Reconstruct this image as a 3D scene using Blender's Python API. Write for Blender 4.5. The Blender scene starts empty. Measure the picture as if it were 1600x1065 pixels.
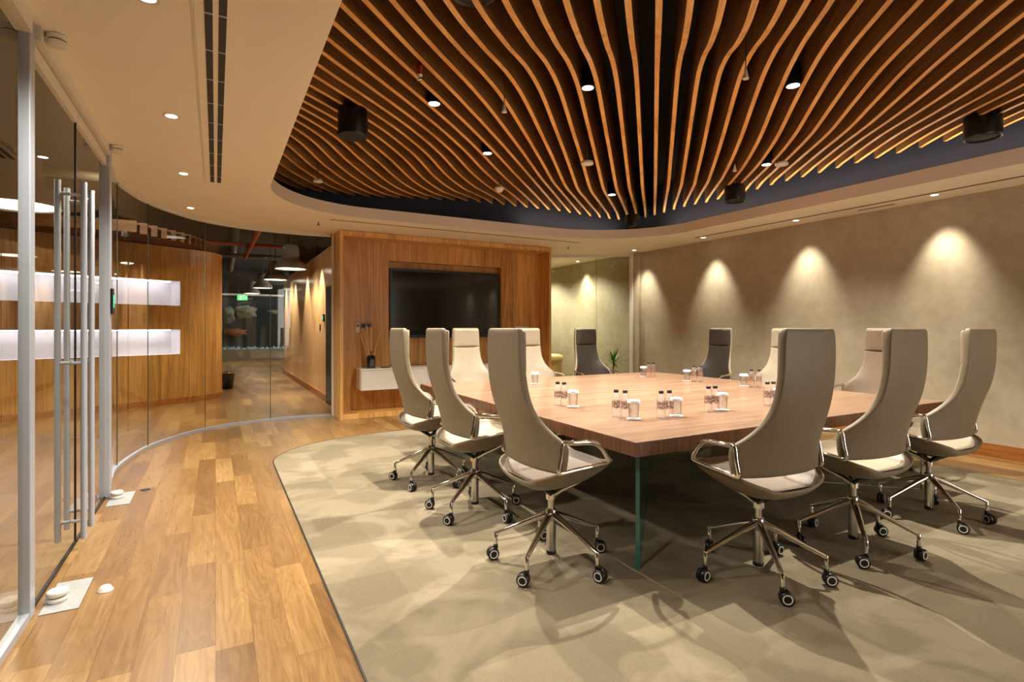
import bpy, bmesh, math, random
from mathutils import Vector, Matrix
random.seed(7)
C = bpy.context.scene.collection
R = math.radians
PI = math.pi

# ------------------------------------------------------------------ helpers
class MB:
    """collects shapes; build() links them as one mesh object"""
    def __init__(self):
        self.v, self.f, self.m, self.s = [], [], [], []
    def add(self, vs, fs, mi=0, smooth=False, M=None):
        o = len(self.v)
        for p in vs:
            p = Vector(p)
            self.v.append(M @ p if M is not None else p)
        for f in fs:
            self.f.append([i + o for i in f]); self.m.append(mi); self.s.append(smooth)
        return self
    def box(self, x0, x1, y0, y1, z0, z1, mi=0, M=None):
        vs = [(x0,y0,z0),(x1,y0,z0),(x1,y1,z0),(x0,y1,z0),(x0,y0,z1),(x1,y0,z1),(x1,y1,z1),(x0,y1,z1)]
        fs = [(0,3,2,1),(4,5,6,7),(0,1,5,4),(1,2,6,5),(2,3,7,6),(3,0,4,7)]
        return self.add(vs, fs, mi, False, M)
    def prism(self, poly, z0, z1, mi=0, M=None):
        n = len(poly)
        vs = [(p[0],p[1],z0) for p in poly] + [(p[0],p[1],z1) for p in poly]
        fs = [tuple(range(n-1,-1,-1)), tuple(range(n,2*n))]
        fs += [(i,(i+1)%n,(i+1)%n+n,i+n) for i in range(n)]
        return self.add(vs, fs, mi, False, M)
    def lathe(self, prof, cx=0, cy=0, cz=0, seg=24, mi=0, smooth=True, M=None, cap=True):
        vs, fs = [], []
        for r, z in prof:
            for k in range(seg):
                a = 2*PI*k/seg
                vs.append((cx+r*math.cos(a), cy+r*math.sin(a), cz+z))
        for j in range(len(prof)-1):
            for k in range(seg):
                k2 = (k+1) % seg
                fs.append((j*seg+k, j*seg+k2, (j+1)*seg+k2, (j+1)*seg+k))
        self.add(vs, fs, mi, smooth, M)
        if cap:
            o = len(self.v)
            if prof[0][0] > 1e-5:
                self.add(vs[:seg], [tuple(range(seg-1,-1,-1))], mi, False, M)
            if prof[-1][0] > 1e-5:
                self.add(vs[-seg:], [tuple(range(seg))], mi, False, M)
        return self
    def cyl(self, p0, p1, r0, r1=None, seg=16, mi=0, smooth=True):
        p0, p1 = Vector(p0), Vector(p1); r1 = r0 if r1 is None else r1
        d = p1-p0; L = d.length
        M = Matrix.Translation(p0) @ d.to_track_quat('Z','Y').to_matrix().to_4x4()
        return self.lathe([(r0,0),(r1,L)], seg=seg, mi=mi, smooth=smooth, M=M)
    def tube(self, pts, r, seg=8, closed=False, mi=0, ry=None, up=None):
        pts = [Vector(p) for p in pts]; n = len(pts)
        vs, fs = [], []
        rr = r if isinstance(r, (list, tuple)) else [r]*n
        prev = None
        for i in range(n):
            if closed: t = pts[(i+1)%n]-pts[i-1]
            else: t = pts[min(i+1,n-1)]-pts[max(i-1,0)]
            t.normalize()
            u = Vector(up) if up else (prev if prev is not None else (Vector((0,0,1)) if abs(t.z)<.9 else Vector((1,0,0))))
            a = u - t*u.dot(t)
            if a.length < 1e-4: a = t.orthogonal()
            a.normalize(); prev = a; b = t.cross(a)
            for k in range(seg):
                q = 2*PI*k/seg
                vs.append(pts[i] + a*math.cos(q)*rr[i] + b*math.sin(q)*(rr[i] if ry is None else ry))
        m = n if closed else n-1
        for i in range(m):
            for k in range(seg):
                k2=(k+1)%seg; j=(i+1)%n
                fs.append((i*seg+k, i*seg+k2, j*seg+k2, j*seg+k))
        self.add(vs, fs, mi, True)
        if not closed:
            self.add(vs[:seg], [tuple(range(seg-1,-1,-1))], mi)
            self.add(vs[-seg:], [tuple(range(seg))], mi)
        return self
    def grid(self, rows, mi=0, smooth=True):
        n, m = len(rows), len(rows[0])
        vs = [p for r in rows for p in r]
        fs = [(i*m+j, i*m+j+1, (i+1)*m+j+1, (i+1)*m+j) for i in range(n-1) for j in range(m-1)]
        return self.add(vs, fs, mi, smooth)
    def slab(self, front, back, mi=0):
        """closed solid between two equal grids"""
        n, m = len(front), len(front[0])
        vs = [p for r in front for p in r] + [p for r in back for p in r]
        o = n*m
        fs = []
        for i in range(n-1):
            for j in range(m-1):
                a = (i*m+j, i*m+j+1, (i+1)*m+j+1, (i+1)*m+j)
                fs.append(a); fs.append(tuple(x+o for x in reversed(a)))
        loop = [j for j in range(m)] + [i*m+m-1 for i in range(1,n)] + [(n-1)*m+j for j in range(m-2,-1,-1)] + [i*m for i in range(n-2,0,-1)]
        for a, b in zip(loop, loop[1:]+loop[:1]):
            fs.append((b, a, a+o, b+o))
        return self.add(vs, fs, mi, True)
    def mesh(self, name, mats, subsurf=0, bevel=0, weld=False, solid=0, segs=2):
        me = bpy.data.meshes.new(name)
        me.from_pydata([tuple(p) for p in self.v], [], self.f)
        for m in (mats if isinstance(mats, (list, tuple)) else [mats]): me.materials.append(m)
        me.polygons.foreach_set('material_index', self.m)
        me.polygons.foreach_set('use_smooth', self.s)
        bm = bmesh.new(); bm.from_mesh(me)
        if weld: bmesh.ops.remove_doubles(bm, verts=bm.verts, dist=1e-5)
        bmesh.ops.recalc_face_normals(bm, faces=bm.faces)
        if bevel:
            ed = [e for e in bm.edges if len(e.link_faces)==2 and e.calc_face_angle(0) > R(40)]
            bmesh.ops.bevel(bm, geom=ed, offset=bevel, segments=segs, profile=.5, affect='EDGES', clamp_overlap=True)
        bm.to_mesh(me); bm.free()
        if subsurf or solid:
            o = bpy.data.objects.new('tmp', me); C.objects.link(o)
            if solid:
                md = o.modifiers.new('s','SOLIDIFY'); md.thickness = solid; md.offset = 1
            if subsurf:
                md = o.modifiers.new('s','SUBSURF'); md.levels = subsurf; md.render_levels = subsurf
            dg = bpy.context.evaluated_depsgraph_get()
            me2 = bpy.data.meshes.new_from_object(o.evaluated_get(dg))
            bpy.data.objects.remove(o); bpy.data.meshes.remove(me)
            me = me2; me.name = name
            if subsurf: me.polygons.foreach_set('use_smooth', [True]*len(me.polygons))
        me.update()
        return me
    def build(self, name, mats, parent=None, loc=None, **k):
        o = bpy.data.objects.new(name, self.mesh(name, mats, **k)); C.objects.link(o)
        if parent is not None: o.parent = parent
        if loc is not None: o.location = loc
        return o

def tag(o, label, cat, group=None, kind=None):
    o['label'] = label; o['category'] = cat
    if group: o['group'] = group
    if kind: o['kind'] = kind
    return o
def thing(name, label, cat, loc=(0,0,0), rz=0, group=None, kind=None):
    o = bpy.data.objects.new(name, None); C.objects.link(o); o.empty_display_size = .05
    o.location = loc; o.rotation_euler = (0,0,rz)
    return tag(o, label, cat, group, kind)
def struct(o, label, cat): return tag(o, label, cat, kind='structure')
def place(name, mesh, parent=None, loc=(0,0,0), rz=0):
    o = bpy.data.objects.new(name, mesh); C.objects.link(o)
    o.parent = parent; o.location = loc; o.rotation_euler = (0,0,rz)
    return o
def dup(root, loc, rz, label):
    def cp(o, par):
        c = o.copy(); C.objects.link(c); c.parent = par
        for ch in o.children: cp(ch, c)
        return c
    r = cp(root, None); r.location = loc; r.rotation_euler = (0,0,rz); r['label'] = label
    return r
def catmull(pts, n=8):
    out = []
    P = [Vector(p) for p in pts]
    for i in range(len(P)-1):
        p0 = P[max(i-1,0)]; p1 = P[i]; p2 = P[i+1]; p3 = P[min(i+2,len(P)-1)]
        for k in range(n):
            t = k/n
            out.append(.5*((2*p1)+(-p0+p2)*t+(2*p0-5*p1+4*p2-p3)*t*t+(-p0+3*p1-3*p2+p3)*t**3))
    out.append(P[-1]); return out
def interp(x, pts):
    if x <= pts[0][0]: return pts[0][1]
    for (a,b),(c,d) in zip(pts, pts[1:]):
        if x <= c: return b+(d-b)*(x-a)/(c-a)
    return pts[-1][1]
def smooth_interp(x, pts):
    """Catmull-Rom style interpolation of (x,y) knots"""
    n = len(pts)
    if x <= pts[0][0]: return pts[0][1]
    if x >= pts[-1][0]: return pts[-1][1]
    for i in range(n-1):
        if x <= pts[i+1][0]:
            x0,y0 = pts[max(i-1,0)]; x1,y1 = pts[i]; x2,y2 = pts[i+1]; x3,y3 = pts[min(i+2,n-1)]
            h = x2-x1; t = (x-x1)/h
            m1 = (y2-y0)/(x2-x0) if x2>x0 else 0; m2 = (y3-y1)/(x3-x1) if x3>x1 else 0
            return (2*t**3-3*t*t+1)*y1+(t**3-2*t*t+t)*h*m1+(-2*t**3+3*t*t)*y2+(t**3-t*t)*h*m2

# ------------------------------------------------------------------ materials
class NT:
    def __init__(self, name):
        self.mat = bpy.data.materials.new(name); self.mat.use_nodes = True
        self.t = self.mat.node_tree; self.t.nodes.clear()
    def n(self, typ, **k):
        x = self.t.nodes.new(typ)
        for a, b in k.items():
            if a == 'inp':
                for i, v in b.items():
                    if hasattr(v, 'bl_idname') or isinstance(v, bpy.types.NodeSocket): self.t.links.new(v, x.inputs[i])
                    else: x.inputs[i].default_value = v
            else: setattr(x, a, b)
        return x
    def math(self, op, a, b=0.0):
        return self.n('ShaderNodeMath', operation=op, inp={0:a, 1:b}).outputs[0]
    def ramp(self, fac, stops):
        x = self.n('ShaderNodeValToRGB', inp={0:fac}); e = x.color_ramp.elements
        e[0].position, e[0].color = stops[0][0], (*stops[0][1],1)
        e[1].position, e[1].color = stops[-1][0], (*stops[-1][1],1)
        for p, c in stops[1:-1]:
            q = e.new(p); q.color = (*c,1)
        return x.outputs[0]
    def mix(self, fac, a, b, mode='MIX'):
        x = self.n('ShaderNodeMix', data_type='RGBA', blend_type=mode)
        for i, v in ((0,fac),(6,a),(7,b)):
            if isinstance(v, bpy.types.NodeSocket): self.t.links.new(v, x.inputs[i])
            else: x.inputs[i].default_value = v if i == 0 else (*v,1)
        return x.outputs[2]
    def out(self, shader):
        o = self.n('ShaderNodeOutputMaterial'); self.t.links.new(shader, o.inputs[0]); return self.mat
    def coords(self, scale=(1,1,1), kind='Object', rot=(0,0,0)):
        tc = self.n('ShaderNodeTexCoord')
        mp = self.n('ShaderNodeMapping', inp={0:tc.outputs[kind]})
        mp.inputs['Scale'].default_value = scale; mp.inputs['Rotation'].default_value = rot
        return mp.outputs[0]
    def noise(self, vec, scale=5, detail=4, rough=.5, dist=0):
        return self.n('ShaderNodeTexNoise', inp={'Vector':vec,'Scale':scale,'Detail':detail,'Roughness':rough,'Distortion':dist}).outputs[0]
    def bsdf(self, color, rough=.5, metal=0, bump=None, bstr=.2, bdist=.01, coat=0, spec=.5):
        b = self.n('ShaderNodeBsdfPrincipled')
        if isinstance(color, bpy.types.NodeSocket): self.t.links.new(color, b.inputs['Base Color'])
        else: b.inputs['Base Color'].default_value = (*color,1)
        if isinstance(rough, bpy.types.NodeSocket): self.t.links.new(rough, b.inputs['Roughness'])
        else: b.inputs['Roughness'].default_value = rough
        b.inputs['Metallic'].default_value = metal
        b.inputs['Coat Weight'].default_value = coat; b.inputs['Specular IOR Level'].default_value = spec
        if bump is not None:
            bp = self.n('ShaderNodeBump', inp={'Height':bump,'Strength':bstr,'Distance':bdist})
            self.t.links.new(bp.outputs[0], b.inputs['Normal'])
        return b
def srgb(r,g,b):
    f = lambda c: (c/255/12.92) if c/255 <= .04045 else ((c/255+.055)/1.055)**2.4
    return (f(r),f(g),f(b))
def plain(name, col, rough=.5, metal=0, var=.06, nscale=6, **k):
    t = NT(name); c = t.coords(); n = t.noise(c, nscale, 3)
    lo = tuple(x*(1-var) for x in col); hi = tuple(min(1,x*(1+var)) for x in col)
    return t.out(t.bsdf(t.ramp(n, [(.3,lo),(.7,hi)]), rough, metal, **k).outputs[0])
def emit(name, col, strength):
    t = NT(name); e = t.n('ShaderNodeEmission'); e.inputs[0].default_value=(*col,1); e.inputs[1].default_value=strength
    return t.out(e.outputs[0])

def wood(name, dark, mid, light, axis='Z', rough=.4, scale=1.0, seam=None, coat=0, ring=.5):
    """veneer with grain stretched along one axis"""
    t = NT(name)
    long, cross = .35*scale, 7*scale
    sc = {'X':(long,cross,cross),'Y':(cross,long,cross),'Z':(cross,cross,long)}[axis]
    v = t.coords(sc)
    big = t.noise(v, .6, 2, .5, .4)
    rings = t.math('FRACT', t.math('MULTIPLY', big, 9.0))
    rings = t.math('ABSOLUTE', t.math('SUBTRACT', rings, .5))
    fine = t.noise(t.coords(tuple(x*6 for x in sc)), 2, 6, .65)
    f = t.math('ADD', t.math('MULTIPLY', rings, ring), t.math('MULTIPLY', fine, 1-ring*.5))
    f = t.math('ADD', f, t.math('MULTIPLY', t.math('SUBTRACT', big, .5), .5))
    col = t.ramp(f, [(.25,dark),(.52,mid),(.85,light)])
    if seam:   # thin dark lines and tone steps every `seam` metres across X
        tc = t.n('ShaderNodeTexCoord'); sx = t.n('ShaderNodeSeparateXYZ', inp={0:tc.outputs['Object']})
        q = t.math('DIVIDE', sx.outputs[{'X':0,'Y':1}[seam[0]]], seam[1])
        fr = t.math('FRACT', q); cell = t.math('FLOOR', q)
        wn = t.n('ShaderNodeTexWhiteNoise', noise_dimensions='1D', inp={'W':cell}).outputs[0]
        line = t.math('LESS_THAN', fr, .006/seam[1])
        tone = t.math('ADD', .88, t.math('MULTIPLY', wn, .24))
        hv = t.n('ShaderNodeHueSaturation', inp={'Color':col,'Value':tone}).outputs[0]
        col = t.mix(line, hv, tuple(x*.45 for x in dark))
    return t.out(t.bsdf(col, rough, 0, fine, .05, .002, coat=coat).outputs[0])

def oak_floor():
    t = NT('oak_floor_planks')
    tc = t.n('ShaderNodeTexCoord'); sp = t.n('ShaderNodeSeparateXYZ', inp={0:tc.outputs['Object']})
    x, y = sp.outputs[0], sp.outputs[1]
    q = t.math('DIVIDE', x, .142); row = t.math('FLOOR', q); fx = t.math('FRACT', q)
    off = t.n('ShaderNodeTexWhiteNoise', noise_dimensions='1D', inp={'W':row}).outputs[0]
    q2 = t.math('ADD', t.math('DIVIDE', y, .92), t.math('MULTIPLY', off, 7.3))
    col = t.math('FLOOR', q2); fy = t.math('FRACT', q2)
    cv = t.n('ShaderNodeCombineXYZ', inp={0:row,1:col})
    wn = t.n('ShaderNodeTexWhiteNoise', noise_dimensions='2D', inp={'Vector':cv.outputs[0]})
    rnd = wn.outputs[0]
    # grain coordinates shifted per plank
    gx = t.math('ADD', t.math('MULTIPLY', x, 9.0), t.math('MULTIPLY', rnd, 37.0))
    gy = t.math('ADD', t.math('MULTIPLY', y, 1.1), t.math('MULTIPLY', rnd, 91.0))
    g = t.n('ShaderNodeCombineXYZ', inp={0:gx,1:gy,2:t.math('MULTIPLY', rnd, 13)}).outputs[0]
    big = t.noise(g, .8, 3, .5, .9)
    rings = t.math('ABSOLUTE', t.math('SUBTRACT', t.math('FRACT', t.math('MULTIPLY', big, 11.0)), .5))
    gf = t.n('ShaderNodeVectorMath', operation='MULTIPLY', inp={0:g}); gf.inputs[1].default_value = (7,2,1)
    fine = t.noise(gf.outputs[0], 1.2, 5, .6)
    f = t.math('ADD', t.math('MULTIPLY', rings, .28), t.math('MULTIPLY', fine, .36))
    f = t.math('ADD', f, t.math('MULTIPLY', rnd, .42))
    f = t.math('ADD', f, t.math('MULTIPLY', big, .25))
    c = t.ramp(f, [(.30,srgb(104,74,42)),(.55,srgb(129,95,54)),(.74,srgb(147,113,68)),(1.0,srgb(172,138,92))])
    # darker mineral patches
    pk = t.noise(t.coords((2.2,.8,1)), 1.6, 3, .5)
    c = t.mix(t.n('ShaderNodeMapRange', inp={0:pk,1:.56,2:.74,3:0.0,4:.35}).outputs[0], c, srgb(104,70,34))
    ex = t.math('MINIMUM', fx, t.math('SUBTRACT', 1.0, fx)); ey = t.math('MINIMUM', fy, t.math('SUBTRACT', 1.0, fy))
    line = t.math('MAXIMUM', t.math('LESS_THAN', ex, .008), t.math('LESS_THAN', ey, .0014))
    c = t.mix(t.math('MULTIPLY', line, .55), c, srgb(70,42,18))
    ro = t.math('ADD', .22, t.math('MULTIPLY', fine, .16))
    return t.out(t.bsdf(c, ro, 0, f, .06, .004).outputs[0])

def carpet_mat():
    t = NT('beige_carpet_pile')
    tc = t.n('ShaderNodeTexCoord'); sp = t.n('ShaderNodeSeparateXYZ', inp={0:tc.outputs['Object']})
    a = t.math('FLOOR', t.math('DIVIDE', t.math('ADD', sp.outputs[0], .15), .5)); b = t.math('FLOOR', t.math('DIVIDE', t.math('ADD', sp.outputs[1], .1), .5))
    wn = t.n('ShaderNodeTexWhiteNoise', noise_dimensions='2D', inp={'Vector':t.n('ShaderNodeCombineXYZ', inp={0:a,1:b}).outputs[0]}).outputs[0]
    lo = t.noise(t.coords((1,1,1)), 2.2, 3, .55, .6)
    patch = t.n('ShaderNodeMapRange', inp={0:lo,1:.46,2:.56,3:0.0,4:1.0}).outputs[0]
    fi = t.noise(t.coords((1,1,1)), 240, 2, .7)
    mid = t.noise(t.coords((1,1,1)), 60, 3, .7)
    f = t.math('ADD', t.math('MULTIPLY', wn, .24), t.math('MULTIPLY', patch, .26))
    f = t.math('ADD', f, t.math('MULTIPLY', fi, .3)); f = t.math('ADD', f, t.math('MULTIPLY', mid, .2))
    c = t.ramp(f, [(.15,srgb(108,97,78)),(.5,srgb(130,118,97)),(.9,srgb(152,140,118))])
    return t.out(t.bsdf(c, .95, 0, fi, .5, .004, spec=.1).outputs[0])

def plaster(name, c0, c1, c2, rough=.6):
    t = NT(name)
    a = t.noise(t.coords((1,1,1)), 1.3, 5, .6, .5); b = t.noise(t.coords((1,1,1)), 9, 5, .65); c = t.noise(t.coords((1,90,90)), 2, 2)
    f = t.math('ADD', t.math('MULTIPLY', a, .6), t.math('ADD', t.math('MULTIPLY', b, .3), t.math('MULTIPLY', c, .1)))
    return t.out(t.bsdf(t.ramp(f, [(.3,c0),(.5,c1),(.7,c2)]), rough, 0, b, .06, .01).outputs[0])

def schlick(t, r0=.06):
    lw = t.n('ShaderNodeLayerWeight'); lw.inputs[0].default_value = .5
    return t.math('ADD', r0, t.math('MULTIPLY', 1-r0, t.math('POWER', lw.outputs['Facing'], 5.0)))
def glass_thin(name, tint=(.93,.95,.92), refl=1.0, ior=1.5, rough=0.0):
    t = NT(name)
    tr = t.n('ShaderNodeBsdfTransparent'); tr.inputs[0].default_value = (*tint,1)
    gl = t.n('ShaderNodeBsdfGlossy'); gl.inputs['Roughness'].default_value = rough; gl.inputs[0].default_value=(1,1,1,1)
    ms = t.n('ShaderNodeMixShader', inp={0:t.math('MULTIPLY', schlick(t), refl),1:tr.outputs[0],2:gl.outputs[0]})
    return t.out(ms.outputs[0])

def bottle_mat(name, tint, edge):
    t = NT(name)
    lw = t.n('ShaderNodeLayerWeight'); lw.inputs[0].default_value = .35
    tr = t.n('ShaderNodeBsdfTransparent')
    t.t.links.new(t.ramp(lw.outputs['Facing'], [(.25,tint),(.95,edge)]), tr.inputs[0])
    gl = t.n('ShaderNodeBsdfGlossy'); gl.inputs['Roughness'].default_value = .04
    df = t.n('ShaderNodeBsdfTranslucent'); df.inputs[0].default_value=(1,.97,.95,1)
    tr = t.n('ShaderNodeMixShader', inp={0:.12,1:tr.outputs[0],2:df.outputs[0]})
    ms = t.n('ShaderNodeMixShader', inp={0:schlick(t,.05),1:tr.outputs[0],2:gl.outputs[0]})
    return t.out(ms.outputs[0])

M = {}
M['floor'] = oak_floor()
M['carpet'] = carpet_mat()
M['plaster'] = plaster('taupe_plaster', srgb(150,137,112), srgb(169,156,131), srgb(186,174,150))
M['cream'] = plain('cream_ceiling_paint', srgb(246,238,222), .75, var=.02, nscale=2)
M['fascia'] = plain('grey_beige_fascia_paint', srgb(222,210,194), .6, var=.03)
M['navy'] = plain('navy_coffer_paint', srgb(39,42,60), .7, var=.05)
M['black'] = plain('black_ceiling_paint', srgb(24,22,20), .8, var=.2)
M['brown_wall'] = plain('brown_corridor_paint', srgb(110,84,52), .6)
M['fin_side'] = wood('shaded_oak_fin_side', srgb(98,66,34), srgb(132,92,50), srgb(158,116,70), 'X', .5, 1.0)  # same oak as the fin bottoms, darkened to paint shade onto the sides
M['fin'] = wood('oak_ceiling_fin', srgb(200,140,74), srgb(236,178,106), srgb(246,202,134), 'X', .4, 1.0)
M['veneer'] = wood('amber_oak_veneer', srgb(168,116,54), srgb(212,156,82), srgb(230,182,110), 'Z', .38, 1.0, seam=('X',.62))
M['veneer_frame'] = wood('amber_oak_frame', srgb(176,126,62), srgb(216,164,92), srgb(232,188,120), 'Z', .32, 1.0)
M['drum'] = wood('drum_oak_veneer', srgb(146,102,48), srgb(186,138,74), srgb(206,160,94), 'Z', .32, 1.0, seam=('X',.42))
M['baffle'] = wood('dark_baffle_wood', srgb(88,56,30), srgb(124,82,46), srgb(150,104,62), 'X', .5)
M['peach'] = wood('peach_panel', srgb(214,168,118), srgb(228,186,138), srgb(238,200,154), 'Z', .25, 1.0, seam=('Y',1.4), ring=.2)
M['skirt'] = wood('oak_skirting', srgb(120,70,28), srgb(156,96,42), srgb(176,116,56), 'Y', .4)
M['walnut'] = wood('walnut_table_top', srgb(106,78,58), srgb(136,105,83), srgb(160,128,104), 'X', .3, .8, coat=.15, ring=.35)
M['walnut_edge'] = wood('walnut_table_edge', srgb(70,40,22), srgb(104,64,38), srgb(132,86,54), 'Z', .35, 1.6)
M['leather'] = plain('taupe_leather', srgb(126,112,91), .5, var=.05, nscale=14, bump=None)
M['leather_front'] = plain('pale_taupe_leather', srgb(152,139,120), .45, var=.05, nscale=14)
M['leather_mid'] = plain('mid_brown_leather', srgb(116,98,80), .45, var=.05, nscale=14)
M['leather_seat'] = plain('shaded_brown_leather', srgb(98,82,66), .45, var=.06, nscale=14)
M['leather_shaded'] = plain('shaded_dark_leather', srgb(40,32,25), .42, var=.08, nscale=14)  # same chair leather, darkened to paint shadow onto two chair fronts
M['chrome'] = plain('polished_chrome', (.78,.76,.72), .07, 1, var=.02)
M['steel'] = plain('satin_steel', (.62,.60,.57), .22, 1, var=.03)
M['alu'] = plain('silver_anodised_aluminium', srgb(178,184,196), .35, .25, var=.03)
M['white_frame'] = plain('white_coated_metal', srgb(222,216,204), .45, 0, var=.02)
M['blackp'] = plain('black_plastic', srgb(18,17,17), .35, 0, var=.1)
M['blackm'] = plain('matt_black_metal', srgb(20,20,22), .5, 0, var=.1)
M['rubber'] = plain('black_rubber_seal', srgb(14,14,14), .6)
M['white'] = plain('white_lacquer', srgb(226,220,212), .35, 0, var=.02)
M['stone'] = plain('white_stone_plate', srgb(160,160,160), .3, 0, var=.08, nscale=30)
M['screen'] = plain('dark_screen_glass', srgb(22,22,24), .12, 0, var=.1, coat=.4)
M['glass'] = glass_thin('clear_partition_glass', (.90,.90,.84), .75)
M['glass_r'] = glass_thin('greenish_partition_glass', (.86,.92,.80), .9)
M['seam'] = plain('glass_edge_green', srgb(70,78,62), .2)
M['leg_glass'] = glass_thin('table_leg_glass', (.93,.97,.94), .5)
M['leg_edge'] = plain('green_glass_edge', srgb(58,112,102), .12)
M['bottle'] = bottle_mat('clear_bottle_plastic', (.96,.93,.92), (.50,.46,.46))
M['tumbler'] = bottle_mat('clear_tumbler_glass', (.97,.96,.94), (.55,.52,.48))
M['cap'] = plain('dark_plum_cap', srgb(50,34,42), .4)
M['paper'] = plain('white_paper', srgb(238,238,244), .7, var=.02)
M['lampon'] = emit('lit_lamp_lens', (1,.93,.80), 14)
M['lampon_soft'] = emit('lit_pendant_diffuser', (1,.93,.78), 5)
M['niche'] = plain('white_niche_lining', srgb(232,230,236), .5, var=.01)
M['led'] = emit('white_led_strip', (.92,.92,1.0), 9)
M['exit'] = emit('green_exit_panel', (.06,.75,.12), 1.6)
M['exitw'] = emit('white_exit_symbol', (.9,1,.9), 2.2)
M['greenled'] = emit('green_status_light', (.05,.9,.45), 1.6)
M['pendant'] = plain('grey_pendant_metal', srgb(120,114,104), .5, 0)
M['red'] = plain('red_pipe_paint', srgb(150,40,26), .5)
M['pipe'] = plain('grey_pipe', srgb(80,76,70), .5)
M['cream_bin'] = plain('cream_enamel', srgb(226,200,140), .4)
M['leaf'] = plain('green_leaf', srgb(88,138,44), .45, var=.35, nscale=20)
M['bark'] = plain('brown_stem', srgb(78,58,38), .8, var=.2)
M['soil'] = plain('dark_soil', srgb(44,32,24), .9, var=.3, nscale=40)
M['reed'] = plain('rattan_reed', srgb(226,186,124), .6)
M['darkglass'] = plain('dark_blue_glass', srgb(10,12,26), .08, 0, coat=.5)
M['amber'] = plain('amber_neck', srgb(140,96,50), .2)
M['rock'] = plain('pale_rock', srgb(120,108,88), .9, var=.5, nscale=4)
M['fish'] = plain('orange_coral', srgb(150,80,44), .8, var=.3)
M['tankback'] = plain('dark_tank_back', srgb(20,26,26), .6, var=.4, nscale=1)
M['foam'] = plain('white_blue_bubbles', srgb(150,176,190), .6, var=.5, nscale=18)
M['concrete'] = plain('grey_tank_base', srgb(92,82,66), .5, var=.15)
M['grille'] = plain('brown_slot_shadow', srgb(96,80,60), .7)

# ------------------------------------------------------------------ dimensions
CEIL = 2.75
GX = -.76
glass_pts = [(-.76,5.32),(-.80,5.75),(-.815,6.25),(-.68,7.05),(-.43,7.62),(-.12,8.05),(.33,8.33),(.8,8.45),(1.2,8.47),(1.52,8.44)]
glass_path = [(p.x,p.y) for p in catmull([(x,y,0) for x,y in glass_pts], 8)]

# ------------------------------------------------------------------ floor, carpet, ceiling
def flat(name, poly, z, mat, holes=(), up=True):
    bm = bmesh.new(); ed = []
    for lp in [poly]+list(holes):
        vs = [bm.verts.new((x,y,z)) for x,y in lp]
        ed += [bm.edges.new((vs[i],vs[(i+1)%len(vs)])) for i in range(len(vs))]
    bmesh.ops.triangle_fill(bm, use_beauty=True, use_dissolve=False, edges=ed)
    for f in bm.faces:
        if (f.normal.z > 0) != up: f.normal_flip()
    me = bpy.data.meshes.new(name); bm.to_mesh(me); bm.free(); me.materials.append(mat)
    o = bpy.data.objects.new(name, me); C.objects.link(o); return o

fl = MB().box(-6,7.3,-1.9,25.5,-.12,0).build('floor', M['floor'])
struct(fl, 'oak plank floor with long boards running into the corridor', 'floor')

def rrect(x0,x1,y0,y1,rs,n=14,p=2.0):
    """rounded rectangle; rs = radii (x,y) for corners near-left, near-right, far-right, far-left"""
    out = []
    cs = [((x0,y0),(1,1),rs[0],180),((x1,y0),(-1,1),rs[1],270),((x1,y1),(-1,-1),rs[2],0),((x0,y1),(1,-1),rs[3],90)]
    for (cx,cy),(sx,sy),(rx,ry),a0 in cs:
        ox, oy = cx+sx*rx, cy+sy*ry
        for k in range(n+1):
            a = R(a0+90*k/n); c, s = math.cos(a), math.sin(a)
            out.append((ox+rx*math.copysign(abs(c)**(2/p),c), oy+ry*math.copysign(abs(s)**(2/p),s)))
    return out
carp = rrect(.50,6.10,.55,6.80,[(1.0,1.0),(1.2,1.2),(1.2,1.2),(1.55,1.05)])
cp = MB().prism(carp, .0005, .006).build('carpet', M['carpet'])
tag(cp, 'beige inlaid carpet with rounded corners under the conference table', 'carpet')
bd = MB()
outer = rrect(.492,6.108,.542,6.808,[(1.008,1.008),(1.208,1.208),(1.208,1.208),(1.558,1.058)])
n = len(carp)
bd.add([(x,y,.0003) for x,y in outer]+[(x,y,.0003) for x,y in carp]+[(x,y,.007) for x,y in outer]+[(x,y,.007) for x,y in carp],
       sum([[(i,(i+1)%n,(i+1)%n+2*n,i+2*n),(i+2*n,(i+1)%n+2*n,(i+1)%n+3*n,i+3*n)] for i in range(n)],[]))
bd.build('edge_strip', M['blackm'], cp)

opening = rrect(.48,6.10,.62,7.05,[(1.0,1.0),(1.2,1.2),(1.55,1.35),(1.25,1.25)], 18)
soffit_outer = [(GX,-1.75)] + glass_path + [(1.75,8.55),(1.75,12.2),(7.1,12.2),(7.1,-1.75)]
cl = flat('ceiling', soffit_outer, CEIL, M['cream'], [opening], up=False)
struct(cl, 'cream painted lower ceiling around the timber fin opening', 'ceiling')
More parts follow.
